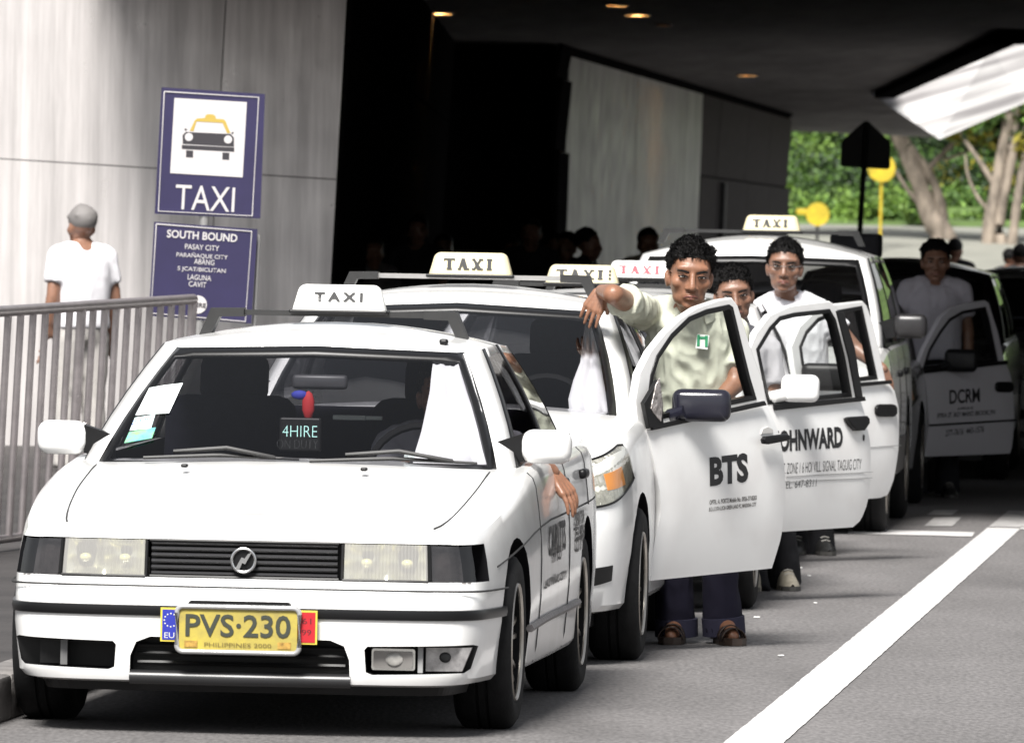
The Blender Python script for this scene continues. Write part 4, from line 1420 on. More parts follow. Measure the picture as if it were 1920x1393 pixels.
kh = d3.pt(1602, 820); MB().ellipsoid((kh[0], d3.skin(kh[1]) - .002, kh[1]), (.007, .004, .016), n=8).build('keyhole', M_INK, d3.o)
d3.text('JOHNWARD', 1436, 833, 1563, 824, 52, M_INK, bold=.0045)
d3.text('ED ST. ZONE 1 6 HOI VILL. SIGNAL TAGUIG CITY', 1436, 879, 1598, 869, 20, M_INK, bold=-.001)
d3.text('TEL. 647-8311', 1452, 909, 1516, 904, 14, M_INK, bold=-.001)
for y0, y1 in ((893, 884), (903, 895)):
    d3.strip([(1458, y0), (1540, (y0 + y1) / 2), (1620, y1)], 1.3, 'coach_line', mat('line_grey', (.2, .2, .2)))

c4 = Car('sedan_taxi', 'white taxi fourth in the queue with red TAXI letters on its roof sign', (.455, 41.5), 5.0, zscaled(COMPACT, .96, open_door=(1.38, 2.42)))
c4.body(); c4.cabin(skip=('door_window+',)); c4.wheels(); interior(c4, 1.45, 2.45, .86, .68); face(c4, .60, .75, .54, .64)
mirror_part(c4, -.84, 1.66, .97, .2, .12, M_BLACK, -1)
c4.rack(2.3, 1.405, .50, dark=True, up=.05)
c4.roof_sign(2.3, 1.42, .345, .084, M_SIGNWHITE, 'TAXI', mat('red_ink', (.42, .06, .08)), tw=.66, th=.50, x=.0)
d4 = Door(c4, (.812, 1.40), 36, front=[(1500, 945), (1500, 860), (1503, 790), (1497, 730)],
          rear=[(1650, 933), (1663, 927), (1670, 898), (1674, 844), (1674, 764), (1668, 732), (1655, 714)],
          outer=[(1495, 735), (1484, 690), (1478, 650), (1494, 612), (1522, 585), (1553, 571), (1612, 564), (1620, 572), (1633, 607), (1657, 718)],
          window=[(1508, 725), (1498, 680), (1494, 650), (1506, 622), (1528, 598), (1560, 584), (1610, 575), (1622, 630), (1639, 710)])
d4.poly([(1508, 733), (1507, 725), (1655, 712), (1657, 719)], 'belt_strip', M_TRIM, -.004, -.02, .003)
d4.mirror(1470, 732, 1552, 680, M_BLACK, stand=.11)
d4.poly(rrect(1624, 757, 1663, 781, 9), 'door_handle', M_BLACK, .0, -.02, .006)
d4.strip([(1560, 842), (1620, 838), (1674, 834)], 1.2, 'coach_line', mat('line_grey', (.2, .2, .2)))

# ---- tall utility taxi
c5 = Car('utility_van_taxi', 'tall white utility van taxi with cream roof sign and black mirror', (1.215, 47.1), 5.0, VAN)
c5.body(); c5.cabin(); c5.wheels(); interior(c5, 1.30, 2.2, 1.0, .70); face(c5, .70, .86, .66, .80)
c5.rack(2.55, 1.672, .60, dark=True, up=.03)
c5.roof_sign(2.55, 1.682, .335, .088, M_CREAM, 'TAXI', M_INK, tw=.66, th=.52, x=0.06)
for sg in (1, -1):
    mirror_part(c5, sg * .92, 1.45, 1.15, .19, .14, mat('mirror_grey', (.016, .015, .016), rough=.35), sg)
for i0, i1 in ((0, 1),):
    cl = MB()
    rows = []
    for t in (0.2, 2.0, 3.4, 3.6):
        rows.append([flank_pt(c5, y, t, .006) for y in np.linspace(1.2, 2.92, 12)])
    cl.grid(rows); cl.build('sill_cladding', mat('cladding_grey', (.12, .115, .115), rough=.5), c5.root, sm=40)
for y in (1.25, 2.24, 3.12):
    MB().tube([flank_pt(c5, y, t, .0005) for t in np.linspace(1.5, c5.K - 1.2, 12)], .0035, 5).build('door_seam', M_SEAM, c5.root)
for y in (2.1, 3.0):
    MB().rbox(flank_pt(c5, y, 9.8, .012), (.03, .15, .04), .012).build('door_handle', M_BLACK, c5.root, sm=50)

# ---- taxi in the shade
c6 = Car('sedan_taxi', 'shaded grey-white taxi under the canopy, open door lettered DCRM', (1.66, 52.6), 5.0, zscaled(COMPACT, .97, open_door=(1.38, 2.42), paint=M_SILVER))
c6.body(); c6.cabin(skip=('door_window+',)); c6.wheels(); interior(c6, 1.45, 2.45, .88, .68); face(c6, .60, .76, .54, .64)
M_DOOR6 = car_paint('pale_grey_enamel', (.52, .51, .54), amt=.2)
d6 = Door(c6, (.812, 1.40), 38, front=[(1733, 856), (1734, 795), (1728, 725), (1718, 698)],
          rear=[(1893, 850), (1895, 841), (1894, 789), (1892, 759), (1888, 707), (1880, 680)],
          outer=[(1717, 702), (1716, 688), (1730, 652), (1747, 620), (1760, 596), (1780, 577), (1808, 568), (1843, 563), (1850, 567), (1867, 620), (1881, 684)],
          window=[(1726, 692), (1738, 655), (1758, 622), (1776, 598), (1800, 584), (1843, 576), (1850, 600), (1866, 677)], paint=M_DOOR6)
d6.poly([(1722, 700), (1722, 692), (1876, 675), (1878, 682)], 'belt_strip', M_TRIM, -.004, -.02, .003)
d6.mirror(1746, 697, 1804, 654, M_BLACK, stand=.11)
d6.poly(rrect(1853, 715, 1885, 735, 7), 'door_handle', M_BLACK, .0, -.02, .006)
d6.text('DCRM', 1768, 744, 1825, 740, 27, M_INK, bold=.002)
d6.text('AVENUE', 1783, 766, 1813, 764, 5, M_INK, bold=.001)
d6.text('EPIRA ST. BGY MARIO BROOKLYN', 1746, 779, 1854, 772, 9, M_INK, bold=.001)
d6.text('277-7616  443-1576', 1765, 812, 1836, 804, 12, M_INK, bold=.001)
d6.strip([(1734, 797), (1815, 792), (1894, 787)], 5, 'side_moulding', M_BLACK)
rk = c6.rack(2.5, 1.48, .55, dark=True, up=.06)
for k, (x, y, z, sx, sy, sz) in enumerate(((-.1, 2.35, 1.56, .62, .5, .11), (.34, 2.3, 1.60, .32, .45, .16))):
    t = MB(); t.rbox((0, 0, 0), (sx, sy, sz), .03, seg=3)
    o = t.build('luggage_bundle', mat('dark_canvas', (.015, .015, .02), rough=.8, var=.4), None, sm=50)
    o.matrix_world = c6.M @ Matrix.Translation((x, y, z))
    tag(o, ('long dark bundle tied on the roof rack of the shaded taxi', 'boxy dark bundle at the right of the shaded taxi roof rack')[k], 'luggage')

# ---- vehicles further back
c7 = Car('parked_van', 'black van standing behind the shaded taxi under the canopy', (2.55, 58.5), 5.0, zscaled(VAN, .92, paint=M_BLACKPAINT, glass=M_GLASSDARK), group='cars standing further back', cat='van')
c7.body(); c7.cabin(); c7.wheels(); face(c7, .70, .86, .66, .80)
c8 = Car('parked_car', 'silver car at the right edge, seen past the black van', (4.55, 65.5), -8.0, zscaled(COMPACT, 1.03, paint=M_SILVER, glass=M_GLASSDARK), group='cars standing further back', cat='car')
c8.body(); c8.cabin(); c8.wheels(); face(c8, .60, .775, .56, .66)
# ------------------------------------------------------------------ road markings and pavement
M_LINE = mat('road_paint', (.62, .61, .60), rough=.7, var=.5, vscale=7, dark=(.40, .39, .385), bump=.3, bscale=80)
M_LINEOLD = mat('worn_road_paint', (.50, .49, .48), rough=.8, var=.8, vscale=9, dark=(.17, .165, .165))
def marking(name, pts, m, z=.004):
    rg = random.Random(len(name) + int(pts[0][0] * 100))
    out = []
    for k, p in enumerate(pts):
        q = pts[(k + 1) % len(pts)]
        L = math.dist(p[:2], q[:2]); m_ = max(1, int(L / .12))
        for j in range(m_):
            t = j / m_
            out.append((p[0] + (q[0] - p[0]) * t + (rg.uniform(-.002, .002) if j else 0), p[1] + (q[1] - p[1]) * t + (rg.uniform(-.002, .002) if j else 0)))
    pts = out
    n = len(pts)
    return tag(MB().add([(p[0], p[1], z) for p in pts], [tuple(range(n))]).build(name, m, fix=True), kind='structure')
RD = Vector((math.sin(R(5.25)), math.cos(R(5.25)), 0))       # direction of the road
RN = Vector((RD.y, -RD.x, 0))
p0 = gp(1357, 1393)
p1 = gp(1852, 990)
dl = (p1 - p0).normalized()
a0 = p0 - dl * 22
wl = Vector((.19, 0, 0))
marking('edge_line', [a0, a0 + wl, p1 + wl, p1], M_LINE)
q0 = p1 + dl * .15; q1 = p1 + dl * 3.2
marking('edge_line_worn', [q0, q0 + wl * 1.6, q1 + wl * 1.6, q1], M_LINEOLD)
marking('stop_line', [gp(1590, 1001), gp(1822, 1007), gp(1828, 999), gp(1590, 993)], M_LINE, .0045)
marking('crossing_bar', [gp(1733, 987), gp(1786, 987), gp(1803, 971), gp(1752, 971)], M_LINEOLD)
marking('crossing_bar', [gp(1738, 966), gp(1785, 966), gp(1797, 957), gp(1752, 957)], M_LINEOLD)
marking('lane_dash', [gp(1913, 993), gp(1985, 993), gp(1990, 988), gp(1913, 988)], M_LINE)

KX = -4.36                     # kerb: x = KX + tan * d
def kx(d, off=0.0): return KX + off + .0919 * d
pv = MB()
pv.prism([(kx(-20), -20), (kx(146), 146), (-60, 146), (-60, -20)], .0, .145, plane='xy')
tag(pv.build('pavement', mat('paving_grey', (.038, .034, .033), rough=.75, var=.45, vscale=1.3, bump=.4, bscale=30), fix=True), kind='structure')
kb = empty('kerb', (0, 0, 0)); tag(kb, kind='structure')
km = None
for k in range(34):
    d0 = 22 + k * 1.0
    if km is None:
        b = MB(); b.rbox((0, 0, .075), (.16, .985, .155), .018); km = b.mesh('kerb_stone', sm=40); km.materials.append(mat('kerb_stone_grey', (.16, .15, .145), rough=.8, var=.5, vscale=6, bump=.4, bscale=40))
    o = link('kerb_stone', km, kb)
    o.location = (kx(d0 + .5, .085), d0 + .5, random.uniform(-.004, .004)); o.rotation_euler = (0, 0, -R(5.25) + random.uniform(-.004, .004))

scrap = mat('paper_scrap', (.78, .78, .76), rough=.8)
for px, py, w_, lab in ((1517, 1081, .014, 'small paper scrap on the asphalt right of the pale sneaker'), (1502, 1066, .011, 'tiny paper scrap furthest up the road beyond the pale sneaker'), (1529, 1132, .010, 'tiny paper scrap closest to the white edge line'), (1419, 1159, .017, 'paper scrap on the asphalt right of the sandalled feet'), (1464, 1231, .02, 'paper scrap nearest the camera below the sandalled feet')):
    p = gp(px, py)
    b = MB(); b.rbox((0, 0, .005), (w_, w_ * 1.6, .004), .0015); o = b.build('paper_scrap', scrap)
    o.location = (p.x, p.y, .001); o.rotation_euler = (R(random.uniform(-3, 3)), R(random.uniform(-3, 3)), random.uniform(0, 3))
    tag(o, lab, 'litter', 'paper scraps scattered on the road')

# ------------------------------------------------------------------ building
def steel(name, base=(.60, .57, .56), r0=.34, streak=1.0, metal=.35):
    """brushed steel sheet with vertical streaks"""
    m = bpy.data.materials.new(name); m.use_nodes = True
    n, l = m.node_tree.nodes, m.node_tree.links
    b = n['Principled BSDF']
    tc = n.new('ShaderNodeTexCoord')
    mp = n.new('ShaderNodeMapping'); mp.inputs['Scale'].default_value = (5, .35, .22)
    l.new(tc.outputs['Object'], mp.inputs[0])
    a = n.new('ShaderNodeTexNoise'); a.inputs['Scale'].default_value = 1.6; a.inputs['Detail'].default_value = 9; a.inputs['Roughness'].default_value = .7
    l.new(mp.outputs[0], a.inputs['Vector'])
    mp2 = n.new('ShaderNodeMapping'); mp2.inputs['Scale'].default_value = (1.2, 1.2, .8)
    l.new(tc.outputs['Object'], mp2.inputs[0])
    g = n.new('ShaderNodeTexNoise'); g.inputs['Scale'].default_value = 3; g.inputs['Detail'].default_value = 10
    l.new(mp2.outputs[0], g.inputs['Vector'])
    cr = n.new('ShaderNodeMix'); cr.data_type = 'RGBA'
    cr.inputs[6].default_value = (*[c * (1 - .35 * streak) for c in base], 1); cr.inputs[7].default_value = (*[min(1, c * (1 + .25 * streak)) for c in base], 1)
    mr = n.new('ShaderNodeMapRange'); mr.inputs['From Min'].default_value = .3; mr.inputs['From Max'].default_value = .7
    l.new(a.outputs['Fac'], mr.inputs[0]); l.new(mr.outputs[0], cr.inputs[0]); l.new(cr.outputs[2], b.inputs['Base Color'])
    rr = n.new('ShaderNodeMapRange'); rr.inputs['From Min'].default_value = .3; rr.inputs['From Max'].default_value = .7
    rr.inputs['To Min'].default_value = r0 - .08; rr.inputs['To Max'].default_value = r0 + .12
    l.new(g.outputs['Fac'], rr.inputs[0]); l.new(rr.outputs[0], b.inputs['Roughness'])
    bp = n.new('ShaderNodeBump'); bp.inputs['Strength'].default_value = .25; bp.inputs['Distance'].default_value = .02
    l.new(a.outputs['Fac'], bp.inputs['Height']); l.new(bp.outputs[0], b.inputs['Normal'])
    b.inputs['Metallic'].default_value = metal
    return m
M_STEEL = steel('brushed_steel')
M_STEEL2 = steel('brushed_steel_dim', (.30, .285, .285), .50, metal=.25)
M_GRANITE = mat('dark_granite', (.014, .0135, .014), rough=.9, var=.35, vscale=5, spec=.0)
M_STONE = mat('brown_granite', (.060, .052, .053), rough=.8, var=.25, vscale=7, spec=.08)
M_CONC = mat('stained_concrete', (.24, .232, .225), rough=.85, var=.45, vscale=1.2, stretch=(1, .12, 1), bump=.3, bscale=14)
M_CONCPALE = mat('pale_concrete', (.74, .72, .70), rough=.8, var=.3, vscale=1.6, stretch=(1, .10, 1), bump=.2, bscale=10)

def plate_on(d, P, th, name, m, parent):
    """flat panel on the plane y=d through four photo corners"""
    f = [at(px, py, d) for px, py in P]
    b = [p + Vector((0, th, 0)) for p in f]
    n = len(f)
    mb = MB(); mb.add(f + b, [tuple(range(n)), tuple(range(2 * n - 1, n - 1, -1))] + [(i, (i + 1) % n, (i + 1) % n + n, i + n) for i in range(n)])
    return mb.build(name, m, parent, fix=True)

DW = 58.0
lw = empty('steel_clad_wall', (-3, DW, 0)); tag(lw, 'brushed steel clad wall behind the taxi sign at the left', 'wall')
lw_inv = Vector((3, -DW, 0))
def under(o, root):
    """re-base a mesh made in world coordinates under its root empty"""
    o.data.transform(mw(root).inverted()); o.parent = root
    return o
def vx(x0, y):                # leaning vertical through (x0 at y=0)
    return x0 - y * .056
def hy(y0, px):               # horizontal joint
    return y0 + (px - 230) * .062
cols = [(-900, -420), (-418, -60), (-58, 422), (424, 648)]
rows = [(-330, 310), (312, 905)]
for ci, (xa, xb) in enumerate(cols):
    for (ya, yb) in rows:
        P = [(vx(xa, ya), hy(ya, xa)), (vx(xb, ya), hy(ya, xb)), (vx(xb, yb), hy(yb, xb)), (vx(xa, yb), hy(yb, xa))]
        under(plate_on(DW, P, .03, 'steel_panel', M_STEEL, None), lw)
P = [(vx(-900, -330), -330), (vx(645, -330), -330), (vx(645, 880), 880), (vx(-900, 880), 880)]
under(plate_on(DW + .031, P, .25, 'backing_wall', M_STONE, None), lw)

# dark entrance recess
rc = empty('entrance_recess', (0, 97, 0)); tag(rc, 'dark granite entrance recess between the two steel walls', 'wall')
e0 = at(vx(644, 800), 880, DW); e1 = at(vx(644, -330), -330, DW)
dirb = Vector((.0, 1, 0))
f0 = [Vector((e0.x, DW + .29, -.1)), Vector((e0.x + .25, DW + .29, 4.4)), Vector((e0.x + .25 + .4, 97, 4.4)), Vector((e0.x + .4, 97, -.1))]
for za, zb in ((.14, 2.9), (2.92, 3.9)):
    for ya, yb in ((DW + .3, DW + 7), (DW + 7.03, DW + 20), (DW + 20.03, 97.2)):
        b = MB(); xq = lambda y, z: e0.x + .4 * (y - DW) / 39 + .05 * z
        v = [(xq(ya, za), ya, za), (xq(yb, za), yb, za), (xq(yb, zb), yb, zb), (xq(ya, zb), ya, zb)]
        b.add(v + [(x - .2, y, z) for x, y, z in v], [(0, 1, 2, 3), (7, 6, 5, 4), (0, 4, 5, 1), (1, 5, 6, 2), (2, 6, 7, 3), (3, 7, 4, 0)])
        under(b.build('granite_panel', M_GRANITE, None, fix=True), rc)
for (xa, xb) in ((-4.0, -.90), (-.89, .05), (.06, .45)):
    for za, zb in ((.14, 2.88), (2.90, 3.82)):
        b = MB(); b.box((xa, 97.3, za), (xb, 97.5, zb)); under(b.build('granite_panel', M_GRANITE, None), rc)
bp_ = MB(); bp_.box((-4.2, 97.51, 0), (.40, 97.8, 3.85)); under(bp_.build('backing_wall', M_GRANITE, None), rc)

# long side wall running along the road
sw = empty('long_side_wall', (.6, 99, 0)); tag(sw, 'long wall of steel and brown stone panels under the canopy', 'wall')
T5 = .0869
def sx(d): return -8.0 + T5 * d
def side_panel(d0, d1, z0, z1, m, name, proud=0.0, th=.06):
    b = MB()
    v = [(sx(d0) + proud, d0, z0), (sx(d1) + proud, d1, z0), (sx(d1) + proud + .02 * z1, d1, z1), (sx(d0) + proud + .02 * z1, d0, z1)]
    b.add(v + [(x - th, y, z) for x, y, z in v], [(0, 1, 2, 3), (7, 6, 5, 4), (0, 4, 5, 1), (1, 5, 6, 2), (2, 6, 7, 3), (3, 7, 4, 0)])
    return under(b.build(name, m, None, fix=True), sw)
for d0, d1 in ((96.6, 97.4), (97.45, 98.0)):
    for za, zb in ((.14, 2.6), (2.63, 3.42), (3.45, 3.82)):
        side_panel(d0, d1, za, zb, M_GRANITE, 'granite_panel', .05)
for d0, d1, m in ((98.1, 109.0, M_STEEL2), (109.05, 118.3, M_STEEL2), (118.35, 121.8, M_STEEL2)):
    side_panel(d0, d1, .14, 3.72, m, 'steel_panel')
for d0, d1 in ((121.9, 125.9), (126.0, 133.0), (133.05, 139.0), (139.05, 145.0)):
    for za, zb in ((.14, 2.55), (2.58, 3.72)):
        side_panel(d0, d1, za, zb, M_STONE, 'stone_panel', .01)
side_panel(98.1, 145, 3.73, 3.82, M_GRANITE, 'lintel_band', .03)
side_panel(99.4, 145.1, .1, 3.83, M_GRANITE, 'backing_wall', -.07, .4)
b = MB(); b.tube([(sx(126) + .08, 126, .14), (sx(126) + .13, 126, 2.5)], .05, 8); under(b.build('downpipe', M_STEELGREY, None, sm=50), sw)

# ------------------------------------------------------------------ canopy
ZC = 3.83
cn = empty('concrete_canopy', (0, 60, ZC)); tag(cn, 'broad concrete canopy over the entrance and the far road', 'canopy')
main = [(-60, 97.9), (-3.0, 97.9), (-3.0, 57.0), (-2.8, 55.4), (-2.2, 53.4), (-.8, 51.8), (1.0, 49.2), (2.2, 47.6), (16, 46.5), (16, 87.6), (4.9, 87.0), (5.15, 123.0), (8.7, 174.0), (5.3, 168.0), (-60, 150)]  # unseen near and left edges shaped to shade the road and part of the wall
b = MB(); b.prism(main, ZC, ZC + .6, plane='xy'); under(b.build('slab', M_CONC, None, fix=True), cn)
for (a, bq) in zip(main[2:8], main[3:9]):  # added out-of-view beams that cut sky light under the canopy
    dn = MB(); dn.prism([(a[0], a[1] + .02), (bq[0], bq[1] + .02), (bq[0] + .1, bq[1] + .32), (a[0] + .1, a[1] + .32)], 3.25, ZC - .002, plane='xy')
    under(dn.build('shade_beam', M_CONC, None, fix=True), cn)
sw_ = MB(); sw_.box((12.5, 49, 0), (12.9, 87, ZC - .002)); under(sw_.build('light_block_wall', M_CONC, None), cn)  # added out-of-view wall that darkens the space under the canopy
lip = MB()
A_, B_, C_ = (5.15, 123.0), (4.9, 87.0), (16, 87.6)
for (a, bq) in ((A_, B_), (B_, C_)):
    v = Vector((bq[0] - a[0], bq[1] - a[1])); nn = Vector((v.y, -v.x)).normalized() * (.55 if a == B_ else -.28)
    if a == B_: nn = Vector((0, 2.2))
    lip.prism([a, bq, (bq[0] + nn.x, bq[1] + nn.y), (a[0] + nn.x, a[1] + nn.y)], ZC - .10, ZC + .3, plane='xy')
under(lip.build('edge_beam', M_GRANITE, None, fix=True), cn)
def w3(px, py, d): return at(px, py, d)
wing = MB()
wp = [w3(1634, 178, 123), w3(1858, 88, 125), w3(2250, -70, 128), w3(2250, 60, 127.4), w3(1920, 194, 124.8), w3(1762, 262, 122.8)]
wt = [p + Vector((.05, 2.2, .25)) for p in wp]
wing.add(wp + wt, [(0, 1, 5), (1, 4, 5), (1, 2, 4), (2, 3, 4), (6, 11, 7), (7, 11, 10), (7, 10, 8), (8, 10, 9)] + [(i, i + 6, (i + 1) % 6 + 6, (i + 1) % 6) for i in range(6)])
under(wing.build('wing_slab', M_CONCPALE, None, fix=True), cn)

wm = bpy.data.materials.new('board_marked_concrete'); wm.use_nodes = True
n_, l_ = wm.node_tree.nodes, wm.node_tree.links
tc = n_.new('ShaderNodeTexCoord'); mp = n_.new('ShaderNodeMapping'); mp.vector_type = 'TEXTURE'; mp.inputs['Rotation'].default_value = (0, -R(18), 0); mp.inputs['Scale'].default_value = (6, 6, .16)
l_.new(tc.outputs['Object'], mp.inputs[0])
nz = n_.new('ShaderNodeTexNoise'); nz.inputs['Scale'].default_value = 1.5; nz.inputs['Detail'].default_value = 6; l_.new(mp.outputs[0], nz.inputs['Vector'])
cr = n_.new('ShaderNodeValToRGB'); cr.color_ramp.elements[0].position = .36; cr.color_ramp.elements[0].color = (.20, .19, .19, 1); cr.color_ramp.elements[1].position = .6; cr.color_ramp.elements[1].color = (.52, .51, .50, 1)
l_.new(nz.outputs['Fac'], cr.inputs[0]); l_.new(cr.outputs[0], n_['Principled BSDF'].inputs['Base Color']); n_['Principled BSDF'].inputs['Roughness'].default_value = .85
cn_w = [o for o in bpy.data.objects if o.name.startswith('wing_slab')][0]; cn_w.data.materials[0] = wm
lampm = mat('downlight_glow', (1, .8, .5), emit=(1.0, .78, .48), estr=9)
lampd = mat('downlight_dim', (.8, .6, .4), emit=(1.0, .7, .42), estr=.7)
labs = ['bright ceiling downlight furthest left above the dark recess', 'upper left of the two close ceiling downlights', 'lower right of the two close ceiling downlights, brightest', 'dim ceiling downlight right of the bright pair', 'lone ceiling downlight nearest the long side wall']
for k, (px, py, wpx) in enumerate(((825, 26, 46), (1157, 11, 38), (1195, 29, 44), (1245, 48, 26), (1402, 142, 36))):
    v = CAMROT @ Vector(((px - CX) / F, -(py - CY) / F, -1.0)); p = EYE + v * ((ZC - .012 - EYE.z) / v.z)
    r_ = wpx * p.y / F / 2
    e = empty('ceiling_downlight', (p.x, p.y, ZC)); tag(e, labs[k], 'light', 'canopy downlights')
    rg = MB(); rg.lathe([(r_ * 1.18, -.001), (r_ * 1.18, -.02), (r_, -.02), (r_, -.001)], 24); rg.build('trim_ring', M_STEELGREY, e)
    dk = MB(); dk.lathe([(.001, -.015), (r_ * .98, -.015)], 24); dk.build('lamp_disc', lampd if k == 3 else lampm, e)

# ------------------------------------------------------------------ taxi stand sign
DS = 43.5
ts_ = empty('taxi_stand_sign', (at(385, 500, DS).x - .06, DS + .05, .145)); tag(ts_, 'dark blue taxi stand sign with cab pictogram and route list', 'sign')
M_BLUE = mat('sign_blue', (.018, .014, .058), rough=.5, var=.15, vscale=5)
M_SIGNPALE = mat('sign_pale', (.50, .48, .48), rough=.5)
def sp_(px, py, e=0.0): return at(px, py, DS - e)
def sign_poly(P, name, m, e, th, par):
    f = [sp_(px, py, e) for px, py in P]; bk = [p + Vector((0, th, 0)) for p in f]; n = len(f)
    mb = MB(); mb.add(f + bk, [tuple(range(n)), tuple(range(2 * n - 1, n - 1, -1))] + [(i, (i + 1) % n, (i + 1) % n + n, i + n) for i in range(n)])
    o = mb.build(name, m, None, fix=True); under(o, ts_); o.parent = par or ts_
    return o
up = sign_poly([(303, 164), (497, 177), (488, 410), (290, 401)], 'upper_plate', M_BLUE, 0, .012, None)
lo = sign_poly([(289, 416), (483, 430), (471, 607), (279, 592)], 'lower_plate', M_BLUE, 0, .012, None)
def border(P, par):
    pts = [sp_(px, py, .002) for px, py in P]; pts.append(pts[0])
    o = MB().tube(pts, .0042, 4, cap=False).build('border_line', M_SIGNPALE, None); under(o, ts_); o.parent = par
border([(308, 172), (485, 183), (473, 405), (297, 396)], up)
border([(293, 420), (472, 434), (460, 603), (283, 587)], lo)
sign_poly([(327, 184), (463, 192), (455, 333), (319, 325)], 'pictogram_field', M_SIGNPALE, .003, .002, up)
M_PICT = mat('pictogram_dark', (.03, .027, .032)); M_PICTY = mat('pictogram_yellow', (.42, .30, .06))
def zp(x, y): return (260 + x / 2.965, 150 + y / 2.965)
def pic(P, name, m, e=.0045): sign_poly([zp(*p) for p in P], name, m, e, .0014, up)
pic([(245, 345), (244, 308), (262, 290), (512, 302), (530, 322), (530, 372), (245, 356)], 'cab_body', M_PICT)
pic([(240, 362), (531, 376), (531, 400), (240, 384)], 'cab_bumper', M_PICT)
pic([(264, 392), (303, 394), (302, 432), (263, 430)], 'cab_wheel', M_PICT); pic([(466, 404), (504, 406), (503, 445), (465, 443)], 'cab_wheel', M_PICT)
pic([(284, 284), (312, 226), (325, 215), (368, 213), (372, 198), (385, 191), (414, 193), (427, 202), (429, 217), (468, 219), (482, 228), (510, 296), (492, 298), (466, 240), (322, 232), (304, 286)], 'cab_roof', M_PICTY)
pic([(258, 270), (270, 276), (262, 284), (254, 276)], 'cab_mirror', M_PICT); pic([(514, 296), (528, 288), (526, 300), (518, 302)], 'cab_mirror', M_PICT)
for cx_, cy_ in ((279, 318), (497, 332)):
    pic([(cx_ + 23 * math.cos(a), cy_ + 23 * math.sin(a)) for a in np.linspace(0, 2 * PI, 13)[:-1]], 'cab_headlamp', M_SIGNPALE, .0060)
def sign_text(s, px0, py0, px1, py1, hpx, par, bold=.003):
    a, b_ = sp_(px0, py0, .0035), sp_(px1, py1, .0035)
    Mi = mw(ts_).inverted()
    a, b_ = Mi @ a, Mi @ b_
    x = b_ - a
    M = frame((a + b_) / 2, x, (-x.z, 0, x.x))
    lettering(s, .1, M, par, M_SIGNPALE, bold=bold, fit=(x.length, hpx * DS / F))
sign_text('TAXI', 329, 369, 440, 375, 46, up, .0)
sign_text('SOUTH BOUND', 313, 438, 445, 447, 15, lo, .002)
for s, x0, x1, y in (('PASAY CITY', 347, 411, 463), ('PARAÑAQUE CITY', 331, 427, 478), ('ABANG', 364, 402, 491), ('S JCAT/BICUTAN', 333, 423, 505), ('LAGUNA', 352, 396, 520), ('CAVIT', 354, 387, 533)):
    sign_text(s, x0, y - 1, x1, y + (x1 - x0) * .05, 10 if 'Ñ' not in s else 11, lo, .0005)
sign_poly([(371 + 17 * math.cos(a), 571 + 17 * math.sin(a)) for a in np.linspace(0, 2 * PI, 25)[:-1]], 'route_disc', M_SIGNPALE, .003, .002, lo)
a, b_ = mw(ts_).inverted() @ sp_(358, 571, .006), mw(ts_).inverted() @ sp_(386, 573, .006)
lettering('HERE', .1, frame((a + b_) / 2, b_ - a, (-(b_ - a).z, 0, (b_ - a).x)), lo, M_PICT, bold=.002, fit=((b_ - a).length, 8 * DS / F))
pt0, pt1 = at(393, 200, DS + .03), at(358, 840, DS + .03); pt1.z = .146
pm = MB(); pm.tube([pt0, pt1], .026, 10); o = pm.build('sign_post', M_RACKSILVER, None, sm=50); under(o, ts_)
pm = MB(); pm.tube([at(485, 440, DS + .06), at(476, 612, DS + .06)], .012, 8); o = pm.build('side_rail', M_RACKSILVER, None, sm=50); under(o, ts_)

# ------------------------------------------------------------------ railing
P0, P1 = at(0, 584, 38.5), at(362, 561, 42.5)
fe = empty('metal_railing', (P0.x, P0.y, .145)); tag(fe, 'stainless steel railing with upright bars at the left kerb', 'fence')
M_RAIL = mat('rail_steel', (.40, .36, .36), rough=.32, metal=.75, var=.2, vscale=10)
fd = (P1 - P0)
LE = math.tan(R(2.2))
Pm = P0 - fd * .8
o = MB().tube([Pm, P0, P1], .026, 10).build('top_rail', M_RAIL, None, sm=50); under(o, fe)
def foot(p): return Vector((p.x - (p.z - .2) * LE, p.y, .2))
o = MB().tube([foot(Pm), foot(P1)], .02, 8).build('bottom_rail', M_RAIL, None, sm=50); under(o, fe)
nb = 30
for k in range(nb + 1):
    p = Pm.lerp(P1, k / nb)
    q = foot(p)
    mid = p.lerp(q, .5)
    L_ = (p - q).length
    Mx = Matrix.Translation(mid) @ (p - q).to_track_quat('Z', 'Y').to_matrix().to_4x4()
    if k % 10 == 0:
        bt = MB(); bt.tube([p, Vector((q.x - .1 * LE, q.y, .145))], .024, 10)
        o = bt.build('post', M_RAIL, None, sm=50)
    else:
        bt = MB(); bt.tube([p, q], .0170, 8); o = bt.build('bar', M_RAIL, None, sm=50)
    under(o, fe)

